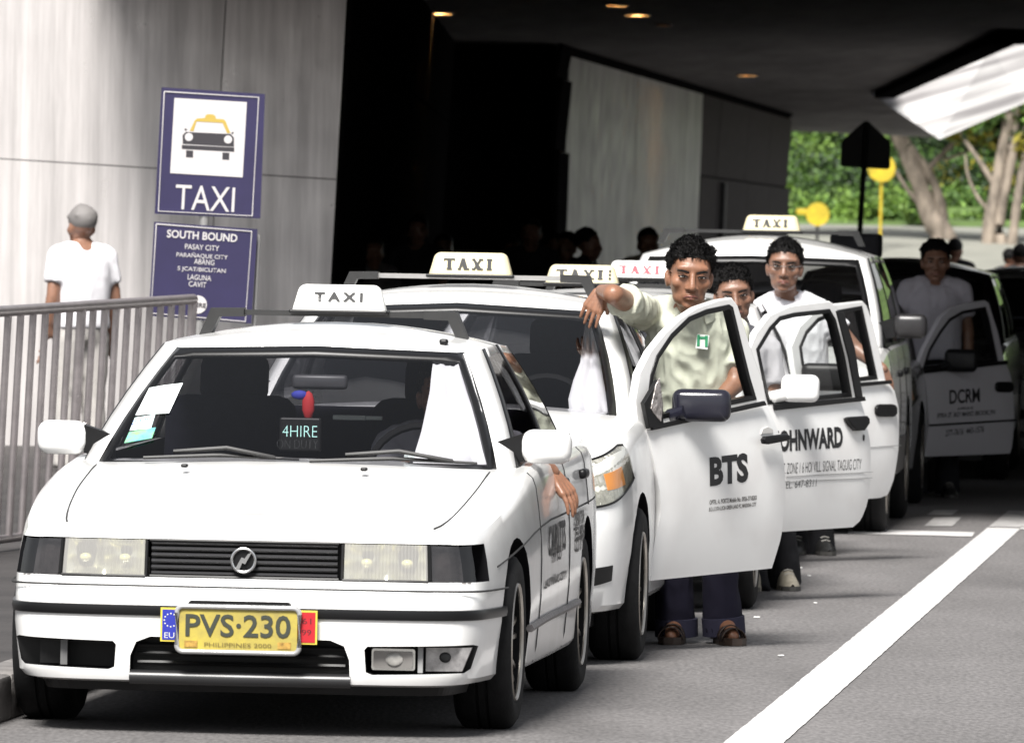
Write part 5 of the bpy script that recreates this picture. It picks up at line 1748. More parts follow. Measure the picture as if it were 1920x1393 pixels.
# ------------------------------------------------------------------ road sign seen from behind
D_ = 75.0
sg = empty('road_sign', (at(1608, 480, D_).x, D_, 0)); tag(sg, 'dark five-sided road sign on a thin black pole behind the van', 'sign')
M_BACK = mat('sign_back_black', (.008, .008, .009), rough=.5)
f = [at(px, py, D_) for px, py in ((1577, 268), (1580, 263), (1619, 229), (1624, 227), (1629, 229), (1667, 264), (1670, 270), (1669, 314), (1665, 318), (1580, 313), (1576, 309))]
bk = [p + Vector((0, .02, 0)) for p in f]; n_ = len(f)
o = MB().add(f + bk, [tuple(range(n_)), tuple(range(2 * n_ - 1, n_ - 1, -1))] + [(i, (i + 1) % n_, (i + 1) % n_ + n_, i + n_) for i in range(n_)]).build('sign_plate', M_BACK, None, fix=True); under(o, sg)
o = MB().tube([at(1625, 232, D_ - .03), at(1612, 440, D_ - .03), Vector((at(1608, 480, D_).x - .09, D_ - .03, 0))], .024, 8).build('pole', M_BACK, None, sm=50); under(o, sg)

# ------------------------------------------------------------------ slope, trees, shrubs beyond the canopy
def slope_z(d):
    return float(np.interp(d, [176, 190, 200, 214, 235, 262, 330], [0.0, 1.72, 2.02, 3.1, 5.6, 9.5, 12.0]))
def hill_z(x, d): return slope_z(d) + .25 * noise.noise(Vector((x * .3, d * .15, 0))) * min(1, max(0, (d - 200) / 10))
G = [[(x, d, hill_z(x, d) - .002) for x in np.linspace(-40, 70, 45)] for d in [176, 183, 190, 196, 201, 206, 212, 220, 228, 236, 250, 262, 290, 330]]
M_GRASS = mat('sunlit_grass', (.085, .145, .03), rough=.9, var=.7, vscale=.9, bump=.6, bscale=6)
M_FARPAVE = mat('far_pale_paving', (.22, .22, .19), rough=.85, var=.15, vscale=.8)
mb = MB()
mb.grid(G[:5], 1); mb.grid(G[4:], 0)
tag(mb.build('hillside', [M_GRASS, M_FARPAVE], sm=60), kind='structure')

def leafmat(name, c, v=.5):
    m = mat(name, c, rough=.6, var=v, vscale=1.5)
    b = m.node_tree.nodes['Principled BSDF']
    b.inputs['Transmission Weight'].default_value = 0
    return m
LM = [leafmat('leaf_green', (.065, .135, .022)), leafmat('leaf_lit', (.17, .29, .045)), leafmat('leaf_shaded', (.018, .040, .012)), leafmat('leaf_yellow_lit', (.32, .28, .03)), leafmat('blossom_yellow', (.85, .66, .04), .15)]  # bright, deep and yellow leaves put lit and shaded patches into the colour
def leaves(blobs, n, size, rng, mi=(0, 1, 2)):
    """leaf-sized faces clustered in clumps; blobs: (centre, radii)"""
    vs, fs, ms = [], [], []
    for c, r in blobs:
        clumps = []
        for _ in range(14):
            u = np.array([rng.gauss(0, 1) for _ in range(3)]); u /= np.linalg.norm(u)
            clumps.append((np.array(c) + u * np.array(r) * rng.uniform(.5, 1.0), rng.choice(mi)))
        for k in range(n):
            cc, m_ = rng.choice(clumps)
            p = cc + np.array([rng.gauss(0, .22) for _ in range(3)]) * np.array(r)
            a = Vector([rng.gauss(0, 1) for _ in range(3)]).normalized()
            b = a.cross(Vector([rng.gauss(0, 1) for _ in range(3)])).normalized()
            s = size * rng.uniform(.6, 1.3)
            p = Vector(p); o = len(vs)
            vs += [p - a * s, p + b * s * .42 - a * s * .1, p + a * s, p - b * s * .42 - a * s * .1]
            fs.append((o, o + 1, o + 2, o + 3)); ms.append(m_ if rng.random() < .8 else rng.choice(mi))
    mb = MB(); mb.v = [tuple(v) for v in vs]; mb.f = fs; mb.m = ms
    return mb
M_BARK = mat('bark', (.27, .225, .18), rough=.9, var=.75, vscale=4, stretch=(1, 1, .35), bump=1.0, bscale=9)
M_BARKD = mat('bark_dark', (.12, .10, .085), rough=.9, var=.4, vscale=3)
def wp_(px, py, d): return at(px, py, d)
def tree(name, label, D, stems, crown, n=700, size=.16, mi=(0, 1, 2), bark=None, group='trees on the slope', seed=1):
    rng = random.Random(seed)
    base = wp_(stems[0][0][0], stems[0][0][1], D)
    bz = hill_z(base.x, D)
    e = empty(name, (base.x, D, bz)); tag(e, label, 'tree', group)
    for si, st in enumerate(stems):
        pts = [wp_(px, py, D + (0 if si == 0 else .15 * (si % 3 - 1))) - e.location for px, py, w_ in st]
        rad = [w_ * .74 * D / F / 2 for px, py, w_ in st]
        if si == 0 or st[0][1] > 470:
            pts = [Vector((pts[0].x, pts[0].y, -.3))] + pts; rad = [rad[0] * 1.15] + rad
        P = catmull([tuple(p) for p in pts], 4)
        rr = np.interp(np.linspace(0, len(rad) - 1, len(P)), np.arange(len(rad)), rad)
        rr = [r * (1 + .10 * rng.uniform(-1, 1)) for r in rr]
        MB().tube(P, rr, 10).build('trunk' if si == 0 else 'branch', bark or M_BARK, e, sm=60)
    bl = [((wp_(px, py, D + dz) - e.location)[:], (rx, ry, rz)) for px, py, dz, rx, ry, rz in crown]
    leaves(bl, n, size, rng, mi).build('crown', LM, e)
    return e
t_lean = tree('leaning_tree', 'pale leaning tree trunk forking right of the dark road sign', 192,
     [[(1772, 488, 78), (1766, 440, 70), (1742, 400, 50), (1722, 340, 44), (1700, 290, 40), (1676, 240, 34), (1640, 150, 28)],
      [(1764, 440, 40), (1768, 410, 30), (1757, 360, 26), (1735, 315, 24), (1700, 268, 22), (1672, 215, 18)]],
     [(1640, 110, 0, 3.0, 2.5, 1.6), (1560, 150, 2, 2.2, 2.2, 1.0), (1720, 150, 1, 2.2, 2.2, .9)], n=1800, seed=3)
def extra_limbs(e, D, limbs, seed):
    rng = random.Random(seed)
    for st in limbs:
        pts = [wp_(px, py, D) - e.location for px, py, w_ in st]
        P = catmull([tuple(p) for p in pts], 4)
        rr = np.interp(np.linspace(0, len(st) - 1, len(P)), np.arange(len(st)), [w_ * D / F / 2 for _, _, w_ in st])
        MB().tube(P, list(rr), 7).build('branch', M_BARK, e, sm=60)
t_multi = tree('multi_stem_tree', 'cluster of intertwined pale tree stems near the right edge', 190,
     [[(1850, 488, 40), (1856, 420, 36), (1868, 350, 32), (1880, 280, 30), (1893, 210, 26), (1900, 120, 20)],
      [(1882, 488, 34), (1874, 420, 28), (1886, 350, 26), (1900, 280, 24), (1906, 200, 20)],
      [(1862, 486, 16), (1872, 440, 14), (1878, 400, 12), (1862, 350, 12), (1872, 300, 12), (1885, 240, 12)],
      [(1893, 488, 26), (1905, 400, 24), (1915, 330, 22), (1935, 250, 20)]],
     [(1880, 170, 0, 2.4, 2.2, 1.0), (1850, 232, 1, .9, 1.2, .45), (1905, 245, 1, .8, 1.2, .55), (1960, 200, 1, 1.5, 1.5, 1.2)], n=1700, size=.13, mi=(0, 1, 2, 1, 0, 3), seed=5)
extra_limbs(t_lean, 192, [[(1722, 345, 16), (1752, 305, 12), (1788, 268, 9), (1830, 225, 6)], [(1744, 402, 13), (1706, 362, 9), (1680, 322, 6)], [(1768, 300, 7), (1800, 290, 6), (1826, 270, 4)]], 1)
extra_limbs(t_multi, 190, [[(1866, 350, 13), (1836, 302, 10), (1806, 258, 7), (1790, 225, 5)], [(1858, 400, 9), (1834, 372, 7), (1815, 330, 5), (1810, 290, 4)], [(1892, 280, 13), (1925, 238, 9), (1950, 200, 7)]], 2)
for k, (px, w_, D, lab) in enumerate(((1800, 14, 214, 'thin grey trunk between the leaning tree and the stem cluster'), (1826, 18, 222, 'slender dark tree left of the stem cluster, further up the slope'), (1742, 12, 226, 'slim dark tree far up the slope behind the leaning trunk'), (1480, 20, 218, 'dark tree behind the bushes near the wall end'))):
    tree('slope_tree', lab, D, [[(px, 420, w_), (px + 8, 340, w_ * .9), (px + 22, 260, w_ * .8), (px + 30, 160, w_ * .6)], [(px + 6, 350, w_ * .5), (px - 14, 290, w_ * .4), (px - 24, 230, w_ * .3)]],
         [(px + 20, 150, 0, 2.4, 2.0, 1.6), (px - 20, 225, 1, 1.6, 1.4, .7)], n=1300, size=.16, mi=(0, 2, 2), bark=M_BARKD, seed=20 + k)
M_Y = mat('sign_yellow', (.62, .44, .02), rough=.5, var=.5, vscale=9, dark=(.30, .24, .02))
for k, (px, py, rp, lab) in enumerate(((1653, 316, 26, 'yellow round road sign half hidden behind the dark sign'), (1533, 402, 22, 'yellow round road sign low among the bushes'))):
    D2 = 188.0
    c_ = at(px, py, D2); r_ = rp * D2 / F
    bz = hill_z(c_.x, D2)
    e = empty('round_sign', (c_.x, D2, bz)); tag(e, lab, 'sign', 'yellow round signs')
    zz = c_.z - bz
    b = MB(); b.lathe([(.001, 0), (r_ * .92, 0), (r_, .008), (r_, .03), (.001, .03)], 24, M=Matrix.Translation((0, -.03, zz)) @ Matrix.Rotation(PI / 2, 4, 'X')); b.build('sign_disc', M_Y, e)
    b = MB(); b.tube([(0, .02, -.2), (0, .02, zz)], .035, 8); b.build('pole', M_Y if k == 0 else M_STEELGREY, e, sm=50)
    if k:
        b = MB(); b.rbox((-r_ * 1.35, 0, zz + .05), (r_ * .9, .03, r_ * .5), .02); b.build('arrow_plate', M_Y, e)
shr = [(1478, 410, 203, 1.0, .9, .75, (0, 1), 'leafy shrub beside the end of the stone wall'), (1545, 380, 206, 1.1, 1.0, .95, (2, 2, 0), 'green shrub left of the dark road sign pole'),  # leaf mix per shrub stands in for lit and shaded patches
       (1600, 400, 204, .9, .9, .65, (1, 1, 0), 'green shrub directly behind the dark road sign pole'), (1660, 405, 203, 1.0, .9, .7, (0, 1, 1), 'bright green shrub left of the leaning trunk'),
       (1520, 305, 214, 1.3, 1.2, .95, (1, 1, 0), 'tall shrub high on the slope near the wall end'), (1610, 330, 213, 1.3, 1.1, .8, (2, 2, 0), 'shrub high on the slope behind the dark road sign'),
       (1695, 340, 214, .8, 1.0, .6, (1, 1, 3), 'small shrub upslope behind the leaning trunk'), (1590, 275, 219, 2.0, 1.6, 1.0, (0, 2, 2), 'broad dark shrub at the top of the slope'),
       (1735, 380, 201, .45, .5, .5, (1, 0), 'small bright bush against the leaning trunk'), (1800, 330, 212, 2.0, 1.4, 1.0, (2, 2, 2, 0), 'shade-dark undergrowth clump between the tree trunks'), (1850, 300, 215, 1.8, 1.4, 1.2, (2, 2, 0), 'shade-dark bush high on the slope left of the stem cluster'), (1745, 290, 217, 1.8, 1.4, 1.2, (2, 2, 0), 'shade-dark bush high on the slope right of the leaning trunk'),  # dark clumps colour in the hillside shade between the trunks
       (1890, 330, 212, 1.6, 1.4, .9, (2, 0, 3), 'undergrowth clump behind the stem cluster'), (1460, 330, 212, .9, .9, .9, (0, 1, 2), 'green shrub half hidden by the stone wall end'), (1830, 415, 204, .7, .7, .35, (1, 0), 'low bright bush on the grass between the trunks'), (1905, 400, 204, .8, .8, .5, (0, 1, 2), 'bush behind the stem cluster at the right edge'), (1790, 385, 208, .9, .8, .45, (0, 2, 1), 'spreading bush right of the leaning trunk')]
for k, (px, py, D, rx, ry, rz, mi, lab) in enumerate(shr):
    c_ = at(px, py, D)
    bz = min(hill_z(c_.x, D), c_.z - rz * .5)
    e = empty('shrub', (c_.x, D, bz)); tag(e, lab, 'shrub', 'shrubs on the slope')
    h_ = c_.z - bz
    bl = [((0, 0, h_), (rx, ry, rz)), ((rx * .5, .2, h_ * .75), (rx * .7, ry * .7, rz * .7)), ((-rx * .5, -.2, h_ * .7), (rx * .7, ry * .7, rz * .7))]
    leaves(bl, 1150, .085, random.Random(50 + k), mi).build('foliage', LM, e)
    st = MB()
    for a in range(4):
        st.tube([(0.1 * math.cos(a * 1.6), .1 * math.sin(a * 1.6), -.1), (rx * .3 * math.cos(a * 1.6), ry * .3 * math.sin(a * 1.6), h_ * .9)], [.03, .012], 5)
    st.build('stems', M_BARKD, e)
# ------------------------------------------------------------------ people
def remeshed(mb, vox, sm=4, fac=.5):
    me = mb.mesh('r', merge=1e-6)
    o = bpy.data.objects.new('r', me); col.objects.link(o)
    md = o.modifiers.new('r', 'REMESH'); md.mode = 'VOXEL'; md.voxel_size = vox
    if sm:
        ms = o.modifiers.new('s', 'SMOOTH'); ms.iterations = sm; ms.factor = fac
    dg = bpy.context.evaluated_depsgraph_get()
    out = bpy.data.meshes.new_from_object(o.evaluated_get(dg))
    bpy.data.objects.remove(o)
    return out

def combine(meshes):
    mb = MB()
    for me in meshes:
        n = len(me.vertices); co = np.empty(n * 3); me.vertices.foreach_get('co', co)
        mb.add([tuple(p) for p in co.reshape(-1, 3)], [tuple(p.vertices) for p in me.polygons])
    return mb

def torso(mb, rings):
    """rings: (centre, half width, half depth, x axis)"""
    G = []
    for c, w_, d_, xa in rings:
        c = Vector(c); xa = Vector(xa).normalized()
        ya = Vector((0, 0, 1)).cross(xa).normalized()
        G.append([c + xa * (w_ * math.copysign(abs(math.cos(a)) ** .8, math.cos(a))) + ya * (d_ * math.copysign(abs(math.sin(a)) ** .9, math.sin(a))) for a in np.linspace(0, 2 * PI, 25)[:-1]])
    n = 24
    vs = [p for r in G for p in r]; fs = []
    for i in range(len(G) - 1):
        for k in range(n):
            k2 = (k + 1) % n
            fs.append((i * n + k, i * n + k2, (i + 1) * n + k2, (i + 1) * n + k))
    fs.append(tuple(range(n - 1, -1, -1))); fs.append(tuple(range((len(G) - 1) * n, len(G) * n)))
    mb.add(vs, fs)

def hand(mb, wrist, d, back, side, L=.175, curl=.5, spread=1.0, thumb=.6):
    """wrist point, pointing direction d, back-of-hand normal, side = direction towards the thumb"""
    d = Vector(d).normalized(); back = Vector(back); back = (back - d * back.dot(d)).normalized()
    sd = d.cross(back).normalized()
    if sd.dot(Vector(side)) < 0: sd = -sd
    w = Vector(wrist)
    pl = L * .53
    kn = []
    for k in range(4):
        off = (.5 - k / 3) * .062 * spread
        kp = w + d * (pl * (1 - .04 * abs(k - 1))) + sd * off
        kn.append(kp)
        mb.cone(w + sd * off * .55 + d * .01, kp, .0155, .0125, 10)
        mb.cone(w + sd * off * .6 - back * .008 + d * .012, kp - back * .007, .014, .010, 10)
    ln = [.86, .97, .92, .74]
    for k in range(4):
        p = kn[k]
        fd = (d + sd * (.5 - k / 3) * .14 * spread).normalized()
        seg = [.42, .32, .26]
        a = curl * (.85 + .1 * k)
        for j in range(3):
            ax = fd.cross(back).normalized()
            fd = (Matrix.Rotation(-a * (.55, .75, .5)[j], 3, ax) @ fd).normalized()
            if fd.dot(back) > 0 and curl > 0 and j == 0:
                fd = (Matrix.Rotation(a * 1.1, 3, ax) @ fd).normalized()
            q = p + fd * (L * .47 * ln[k] * seg[j])
            mb.cone(p, q, .0092 - .0010 * j, .0088 - .0012 * j, 9)
            p = q
    t0 = w + d * pl * .28 + sd * .026
    t1 = t0 + (d * .55 + sd * thumb - back * .25).normalized() * L * .22
    t2 = t1 + (d * .9 + sd * thumb * .35 - back * .3).normalized() * L * .17
    mb.cone(w + d * .015 + sd * .012, t0, .015, .015, 9); mb.cone(t0, t1, .0135, .0105, 9); mb.cone(t1, t2, .0100, .0085, 9)

def head_mesh(vox=.0045):
    mb = MB()
    mb.ellipsoid((0, .014, .034), (.0765, .096, .094), n=24)            # skull
    mb.ellipsoid((0, -.014, -.022), (.0675, .070, .085), n=24)          # face
    mb.ellipsoid((0, -.022, -.074), (.0575, .058, .046), n=20)          # jaw
    mb.ellipsoid((0, -.060, -.102), (.026, .022, .018), n=14)           # chin
    mb.ellipsoid((0, -.066, .034), (.060, .024, .022), n=16)            # brow
    mb.ellipsoid((0, -.066, -.066), (.034, .026, .026), n=14)           # muzzle
    for s in (-1, 1):
        mb.ellipsoid((s * .044, -.048, -.022), (.026, .028, .026), n=14)  # cheekbone
        mb.ellipsoid((s * .079, .012, -.010), (.008, .019, .032), M=Matrix.Rotation(R(s * 8), 4, 'Y'), n=12)
        mb.ellipsoid((s * .0165, -.0915, -.037), (.0105, .011, .0085), n=10)
        mb.ellipsoid((s * .031, -.0725, .005), (.017, .010, .010), n=10)
    mb.cone((0, -.082, .022), (0, -.1015, -.033), .0085, .0140, 10)
    mb.ellipsoid((0, -.0870, -.0600), (.022, .010, .0070), n=12)
    mb.ellipsoid((0, -.0860, -.0760), (.020, .011, .0075), n=12)
    return remeshed(mb, vox, 7)
HEAD = head_mesh()
HEADLO = head_mesh(.010)

def skin_mat(name, c):
    m = mat(name, c, rough=.42, var=.22, vscale=22, bump=.12, bscale=120)
    m.node_tree.nodes['Principled BSDF'].inputs['Subsurface Weight'].default_value = .06
    m.node_tree.nodes['Principled BSDF'].inputs['Subsurface Radius'].default_value = (.01, .004, .002)
    return m
M_EYE = mat('eye_white', (.62, .58, .54), rough=.2)
M_IRIS = mat('eye_dark', (.012, .008, .006), rough=.15)
M_WASHEDHAIR = mat('washed_out_hair', (.17, .16, .155), rough=.7)  # grey puts the washed-out look of glare into the hair colour
M_HAIR = mat('black_hair', (.0035, .003, .003), rough=.55, var=.4, vscale=60, bump=1.0, bscale=140, spec=.2)
M_LIP = mat('lips', (.20, .075, .06), rough=.4)

def folds(me, amp, scale, seed=0, dirv=(1, 1, .35)):
    n = len(me.vertices)
    me.update()
    nr = [v.normal.copy() for v in me.vertices]
    for v, q in zip(me.vertices, nr):
        p = v.co
        a = noise.noise(Vector((p.x * scale * dirv[0] + seed, p.y * scale * dirv[1], p.z * scale * dirv[2] + p.x * scale * .8)))
        b = 1 - abs(noise.noise(Vector((p.x * scale * 1.9 + seed * 2, p.y * scale * 1.9, (p.z + p.x * .6) * scale * 1.1)))) * 2
        v.co = p + q * (amp * a + amp * .8 * (b - .6))

def hair_mesh(seed, vox=.006, bushy=1.0, low=-.02):
    rng = random.Random(seed)
    mb = MB()
    mb.ellipsoid((0, .022, .048), (.083 * (.97 + .03 * bushy), .100, .090 * (.95 + .05 * bushy)), n=20)
    for k in range(int(26 * bushy)):
        a = rng.uniform(-PI, PI); el = rng.uniform(.15, 1.4)
        p = Vector((.078 * math.cos(a) * math.cos(el), .02 + .094 * math.sin(a) * math.cos(el), .045 + .088 * math.sin(el)))
        if p.y < -.05 and p.z < .085: continue
        r = rng.uniform(.010, .020) * bushy
        mb.ellipsoid(p, (r, r, r * .8), n=8)
    me = remeshed(mb, vox, 5)
    # trim away the face: keep what lies behind the hairline
    bm = bmesh.new(); bm.from_mesh(me)
    def inside(p):
        line = .062 + .010 * math.cos(p.x * 30) if abs(p.x) < .058 else .062 - (abs(p.x) - .058) * 3.4
        if p.y < -.02: return p.z > line
        if p.y < .03: return p.z > max(low, line - (p.y + .02) * 1.6 - .03)
        return p.z > low - .055 * min(1, (p.y - .03) / .04)
    kill = [v for v in bm.verts if not inside(v.co)]
    bmesh.ops.delete(bm, geom=kill, context='VERTS')
    bm.to_mesh(me); bm.free()
    return me

def strands(ho, HM, seed, bushy):
    """short tapered blades of hair over the cap"""
    rng = random.Random(seed * 7 + 1)
    me = ho.data; me.update()
    vs = me.vertices
    out = MB()
    C = HM @ Vector((0, .02, .03)); up = (HM.to_3x3() @ Vector((0, 0, 1))).normalized(); fw = (HM.to_3x3() @ Vector((0, -1, 0))).normalized()
    for k in range(3600):
        v = vs[rng.randrange(len(vs))]
        n = (v.co - C).normalized()
        sw = Vector((noise.noise(v.co * 28), noise.noise(v.co * 28 + Vector((9, 0, 0))), 0)) * .8
        d = (n * .30 + fw * .55 - up * (.25 if n.dot(up) < .5 else -.15) + sw + Vector((rng.gauss(0, .18), rng.gauss(0, .18), rng.gauss(0, .15)))).normalized()
        L = rng.uniform(.010, .019) * bushy
        s = d.cross(n + Vector((rng.gauss(0, .3), rng.gauss(0, .3), 0))).normalized() * rng.uniform(.0010, .0020)
        p = v.co - n * .003
        m_ = p + d * L * .5 + n * .002
        out.add([p - s, p + s, m_ + s * .8, p + d * L, m_ - s * .8], [(0, 1, 2, 3, 4)])
    o = out.build('hair_strands', M_HAIR, ho)
    o['kind'] = 'stuff'

def axis_frame(yaw, pitch, roll):
    """head rotation: yaw towards image right, pitch down, roll clockwise"""
    return Matrix.Rotation(R(yaw), 3, 'Z') @ Matrix.Rotation(R(pitch), 3, 'X') @ Matrix.Rotation(R(roll), 3, 'Y')

def person(label, J, skin, shirt, trousers, shoe, headrot=(0, 0, 0), hsize=1.0, vox=.009, hair_seed=1, sleeve=.62, group=None, hands=None, long_sleeve=False,
           fold=.006, bushy=1.0, collar=True, cuffs=None, build_=1.0, hi=True, glasses=False, sandals=False, name='person', legs=True, hairm=None):
    """J: joints in world space: head, neck, chest, waist, hip, shl, shr, ell, elr, wrl, wrr, hpl, hpr, knl, knr, anl, anr, tol, tor (l = image right)"""
    J = {k: Vector(v) for k, v in J.items()}
    base = (J['anl'] + J['anr']) / 2; base.z = 0 if legs else min(J['hip'].z, .4)
    e = empty(name, base); tag(e, label, 'person', group)
    I = Matrix.Translation(-base)
    J = {k: v - base for k, v in J.items()}
    xs = (J['shl'] - J['shr']); xs.z *= .3
    xh = (J['hpl'] - J['hpr']); xh.z = 0
    b_ = build_
    # ---- body, one continuous skin
    mb = MB()
    def rings(g):
        c, w_, h_, n_ = J['chest'], J['waist'], J['hip'], J['neck']
        sw_ = (J['shl'] - J['shr']).length / 2
        return [(h_ + Vector((0, 0, -.08)), .125 * b_ + g, .095 * b_ + g, xh), (h_, .162 * b_ + g, .112 * b_ + g, xh), (h_.lerp(w_, .6), .152 * b_ + g, .110 * b_ + g, xh), (w_, .150 * b_ + g, .108 * b_ + g, xs),
                (w_.lerp(c, .6), .160 * b_ + g, .114 * b_ + g, xs), (c, .168 * b_ + g, .114 * b_ + g, xs), (c.lerp(n_, .5), sw_ * .93 + g, .098 * b_ + g, xs), (c.lerp(n_, .82), sw_ * .62 + g, .075 * b_ + g, xs), (n_ + Vector((0, 0, .0)), .068 + g, .062 + g, xs)]
    torso(mb, rings(0))
    hd = J['head']
    mb.cone(J['neck'] - Vector((0, 0, .03)), hd + Vector((0, .02, -.06)), .060, .054, 14)
    for s in 'lr':
        mb.cone(J['sh' + s], J['el' + s], .052 * b_, .041 * b_, 12)
        mb.cone(J['el' + s], J['wr' + s], .042 * b_, .028, 12)
        mb.cone(J['neck'].lerp(J['sh' + s], .35), J['sh' + s], .06 * b_, .052 * b_, 12)
        if legs:
            mb.cone(J['hp' + s], J['kn' + s], .086 * b_, .060 * b_, 14)
            mb.cone(J['kn' + s], J['an' + s], .058 * b_, .040, 14)
            mb.cone(J['an' + s], J['to' + s] + Vector((0, 0, .015)), .036 if not sandals else .040, .022 if not sandals else .028, 12)
    parts = [remeshed(mb, vox, 4)]
    HM = Matrix.Translation(hd) @ axis_frame(*headrot).to_4x4() @ Matrix.Scale(hsize, 4) @ Matrix.Scale(1.07, 4, (1, 0, 0))
    h = (HEAD if hi else HEADLO).copy(); h.transform(HM); parts.append(h)
    if hands:
        hb = MB()
        for a in hands:
            hand(hb, J['wr' + a['s']], *a['a'], **a.get('k', {}))
        parts.append(remeshed(hb, .0038, 2))
    else:
        hb = MB()
        for s in 'lr':
            dv = (J['wr' + s] - J['el' + s]).normalized()
            hand(hb, J['wr' + s], dv, (1 if s == 'l' else -1, 0, .1), (0, -1, 0), curl=.35)
        parts.append(remeshed(hb, .0038 if hi else .008, 2 if hi else 1))
    bo = combine(parts).build('body', skin, e, sm=180)
    # ---- hair and face
    hm = hair_mesh(hair_seed, .006 if hi else .012, bushy); hm.transform(HM)
    ho = link('hair', hm, e, [hairm or M_HAIR]); smooth(hm, 60)
    if hi: strands(ho, HM, hair_seed, bushy)
    if hi:
        for s in (-1, 1):
            ey = MB(); ey.T = HM
            ey.ellipsoid((s * .031, -.0835, .0045), (.0130, .0052, .0036), n=12)
            eo = ey.build('eye', M_EYE, e, sm=60)
            ir = MB(); ir.T = HM
            ir.ellipsoid((s * .031, -.0880, .0040), (.0062, .0025, .0036), n=10); ir.build('iris', M_IRIS, eo, sm=60)
            li = MB(); li.T = HM
            li.tube([(s * .047, -.078, .0045), (s * .038, -.0865, .0080), (s * .028, -.0885, .0084), (s * .018, -.0845, .0050)], .0028, 6); li.build('eyelid_shade', M_HAIR, eo)  # black line drawn as upper eyelid shading
            br = MB(); br.T = HM
            br.tube([(s * .052, -.0715, .0235), (s * .040, -.0860, .0270), (s * .026, -.0925, .0245), (s * .014, -.0925, .0205)], [.0022, .0042, .0045, .0035], 6)
            br.build('eyebrow', M_HAIR, e, sm=60)
        lp = MB(); lp.T = HM
        lp.tube([(-.0255, -.0835, -.0720), (-.013, -.0930, -.0655), (0, -.0955, -.0655), (.013, -.0930, -.0655), (.0255, -.0835, -.0720)], [.0012, .0034, .0038, .0034, .0012], 6)
        lp.tube([(-.0235, -.0835, -.0735), (0, -.0940, -.0745), (.0235, -.0835, -.0735)], [.0012, .0046, .0012], 6)
        lp.build('lips', M_LIP, e, sm=60)
        if glasses:
            gl = MB(); gl.T = HM
            for s in (-1, 1):
                gl.lathe([(.021 + .0012 * math.cos(a), .0012 * math.sin(a)) for a in np.linspace(0, 2 * PI, 7)[:-1]], 20, closed=True, M=Matrix.Translation((s * .031, -.102, .002)) @ Matrix.Rotation(PI / 2, 4, 'X') @ Matrix.Scale(.72, 4, (0, 1, 0)))
                gl.tube([(s * .052, -.100, .006), (s * .078, -.06, .010), (s * .082, .01, .010)], .0013, 5)
            gl.tube([(-.010, -.104, .006), (0, -.106, .008), (.010, -.104, .006)], .0013, 5)
            gl.build('spectacles', M_CHROME, e)
    # ---- shirt
    sb = MB()
    rg = rings(.024)[1:]
    rg[-1] = (rg[-1][0] + Vector((0, 0, -.012)), .072, .068, xs)
    torso(sb, rg)
    for s in 'lr':
        t = 1.0 if long_sleeve else sleeve
        p, q = J['sh' + s], J['sh' + s].lerp(J['el' + s], t)
        sb.cone(J['neck'].lerp(p, .4), p, .068 * b_, .070 * b_, 12)
        # sleeve tube with an open-looking hem
        dv = (q - p).normalized()
        Mx = Matrix.Translation(p) @ dv.to_track_quat('Z', 'Y').to_matrix().to_4x4()
        L_ = (q - p).length
        sb.lathe([(.001, -.05), (.05 * b_, -.03), (.070 * b_, 0), (.067 * b_, L_ * .5), (.068 * b_, L_), (.001, L_)], 16, M=Mx)
        if long_sleeve: sb.cone(J['el' + s], J['wr' + s], .055, .04, 12)
    sm_ = remeshed(sb, max(.008, vox), 2)
    folds(sm_, fold, 11, hair_seed)
    so = link('shirt', sm_, e, [shirt]); sm_.materials.clear(); sm_.materials.append(shirt); smooth(sm_, 70)
    if collar and hi:
        cb = MB()
        nx = J['neck'] + Vector((0, -.004, .0))
        G = []
        for a in np.linspace(R(-62), R(242), 22):
            d_ = Vector((math.cos(a), math.sin(a), 0))
            fr_ = max(0, -math.sin(a))
            G.append([nx + d_ * .064 + Vector((0, 0, .035 - .035 * fr_)), nx + d_ * .074 + Vector((0, 0, .03 - .035 * fr_)), nx + d_ * (.098 + .01 * fr_) + Vector((0, -.015 * fr_, -.012 - .05 * fr_))])
        cb.grid(G)
        co = cb.build('collar', shirt, so, sm=60)
        md = co.modifiers.new('t', 'SOLIDIFY'); md.thickness = .004
    # ---- trousers, shoes
    if legs:
        tb = MB()
        rr = rings(.012)[:3]
        torso(tb, [rr[0], rr[1], (rr[2][0], rr[2][1], rr[2][2], xh)])
        for s in 'lr':
            tb.cone(J['hp' + s], J['kn' + s], .100 * b_, .078 * b_, 14)
            k_, a_ = J['kn' + s], J['an' + s] + Vector((0, 0, -.045 if cuffs else -.065))
            dv = (a_ - k_)
            Mx = Matrix.Translation(k_) @ dv.to_track_quat('Z', 'Y').to_matrix().to_4x4()
            tb.lathe([(.001, -.08), (.076 * b_, 0), (.074 * b_, dv.length * .5), (.084 * b_, dv.length), (.001, dv.length)], 16, M=Mx)
        tm = remeshed(tb, max(.010, vox), 2); folds(tm, .006, 9, hair_seed + 3)
        to_ = link('trousers', tm, e, [trousers]); tm.materials.clear(); tm.materials.append(trousers); smooth(tm, 70)
        for s in 'lr':
            if cuffs:
                a_ = J['an' + s]; k_ = J['kn' + s]; u_ = (k_ - a_).normalized()
                cb = MB(); cb.lathe([(.076, -.055), (.087, -.056), (.087, .015), (.076, .017)], 18, closed=True, M=Matrix.Translation(a_) @ u_.to_track_quat('Z', 'Y').to_matrix().to_4x4())
                cb.build('cuff', cuffs, to_, sm=60)
            a_, t_ = J['an' + s], J['to' + s]
            d_ = Vector((t_.x - a_.x, t_.y - a_.y, 0)).normalized(); sdv = Vector((-d_.y, d_.x, 0))
            shb = MB()
            heel = Vector((a_.x, a_.y, 0)) - d_ * .055
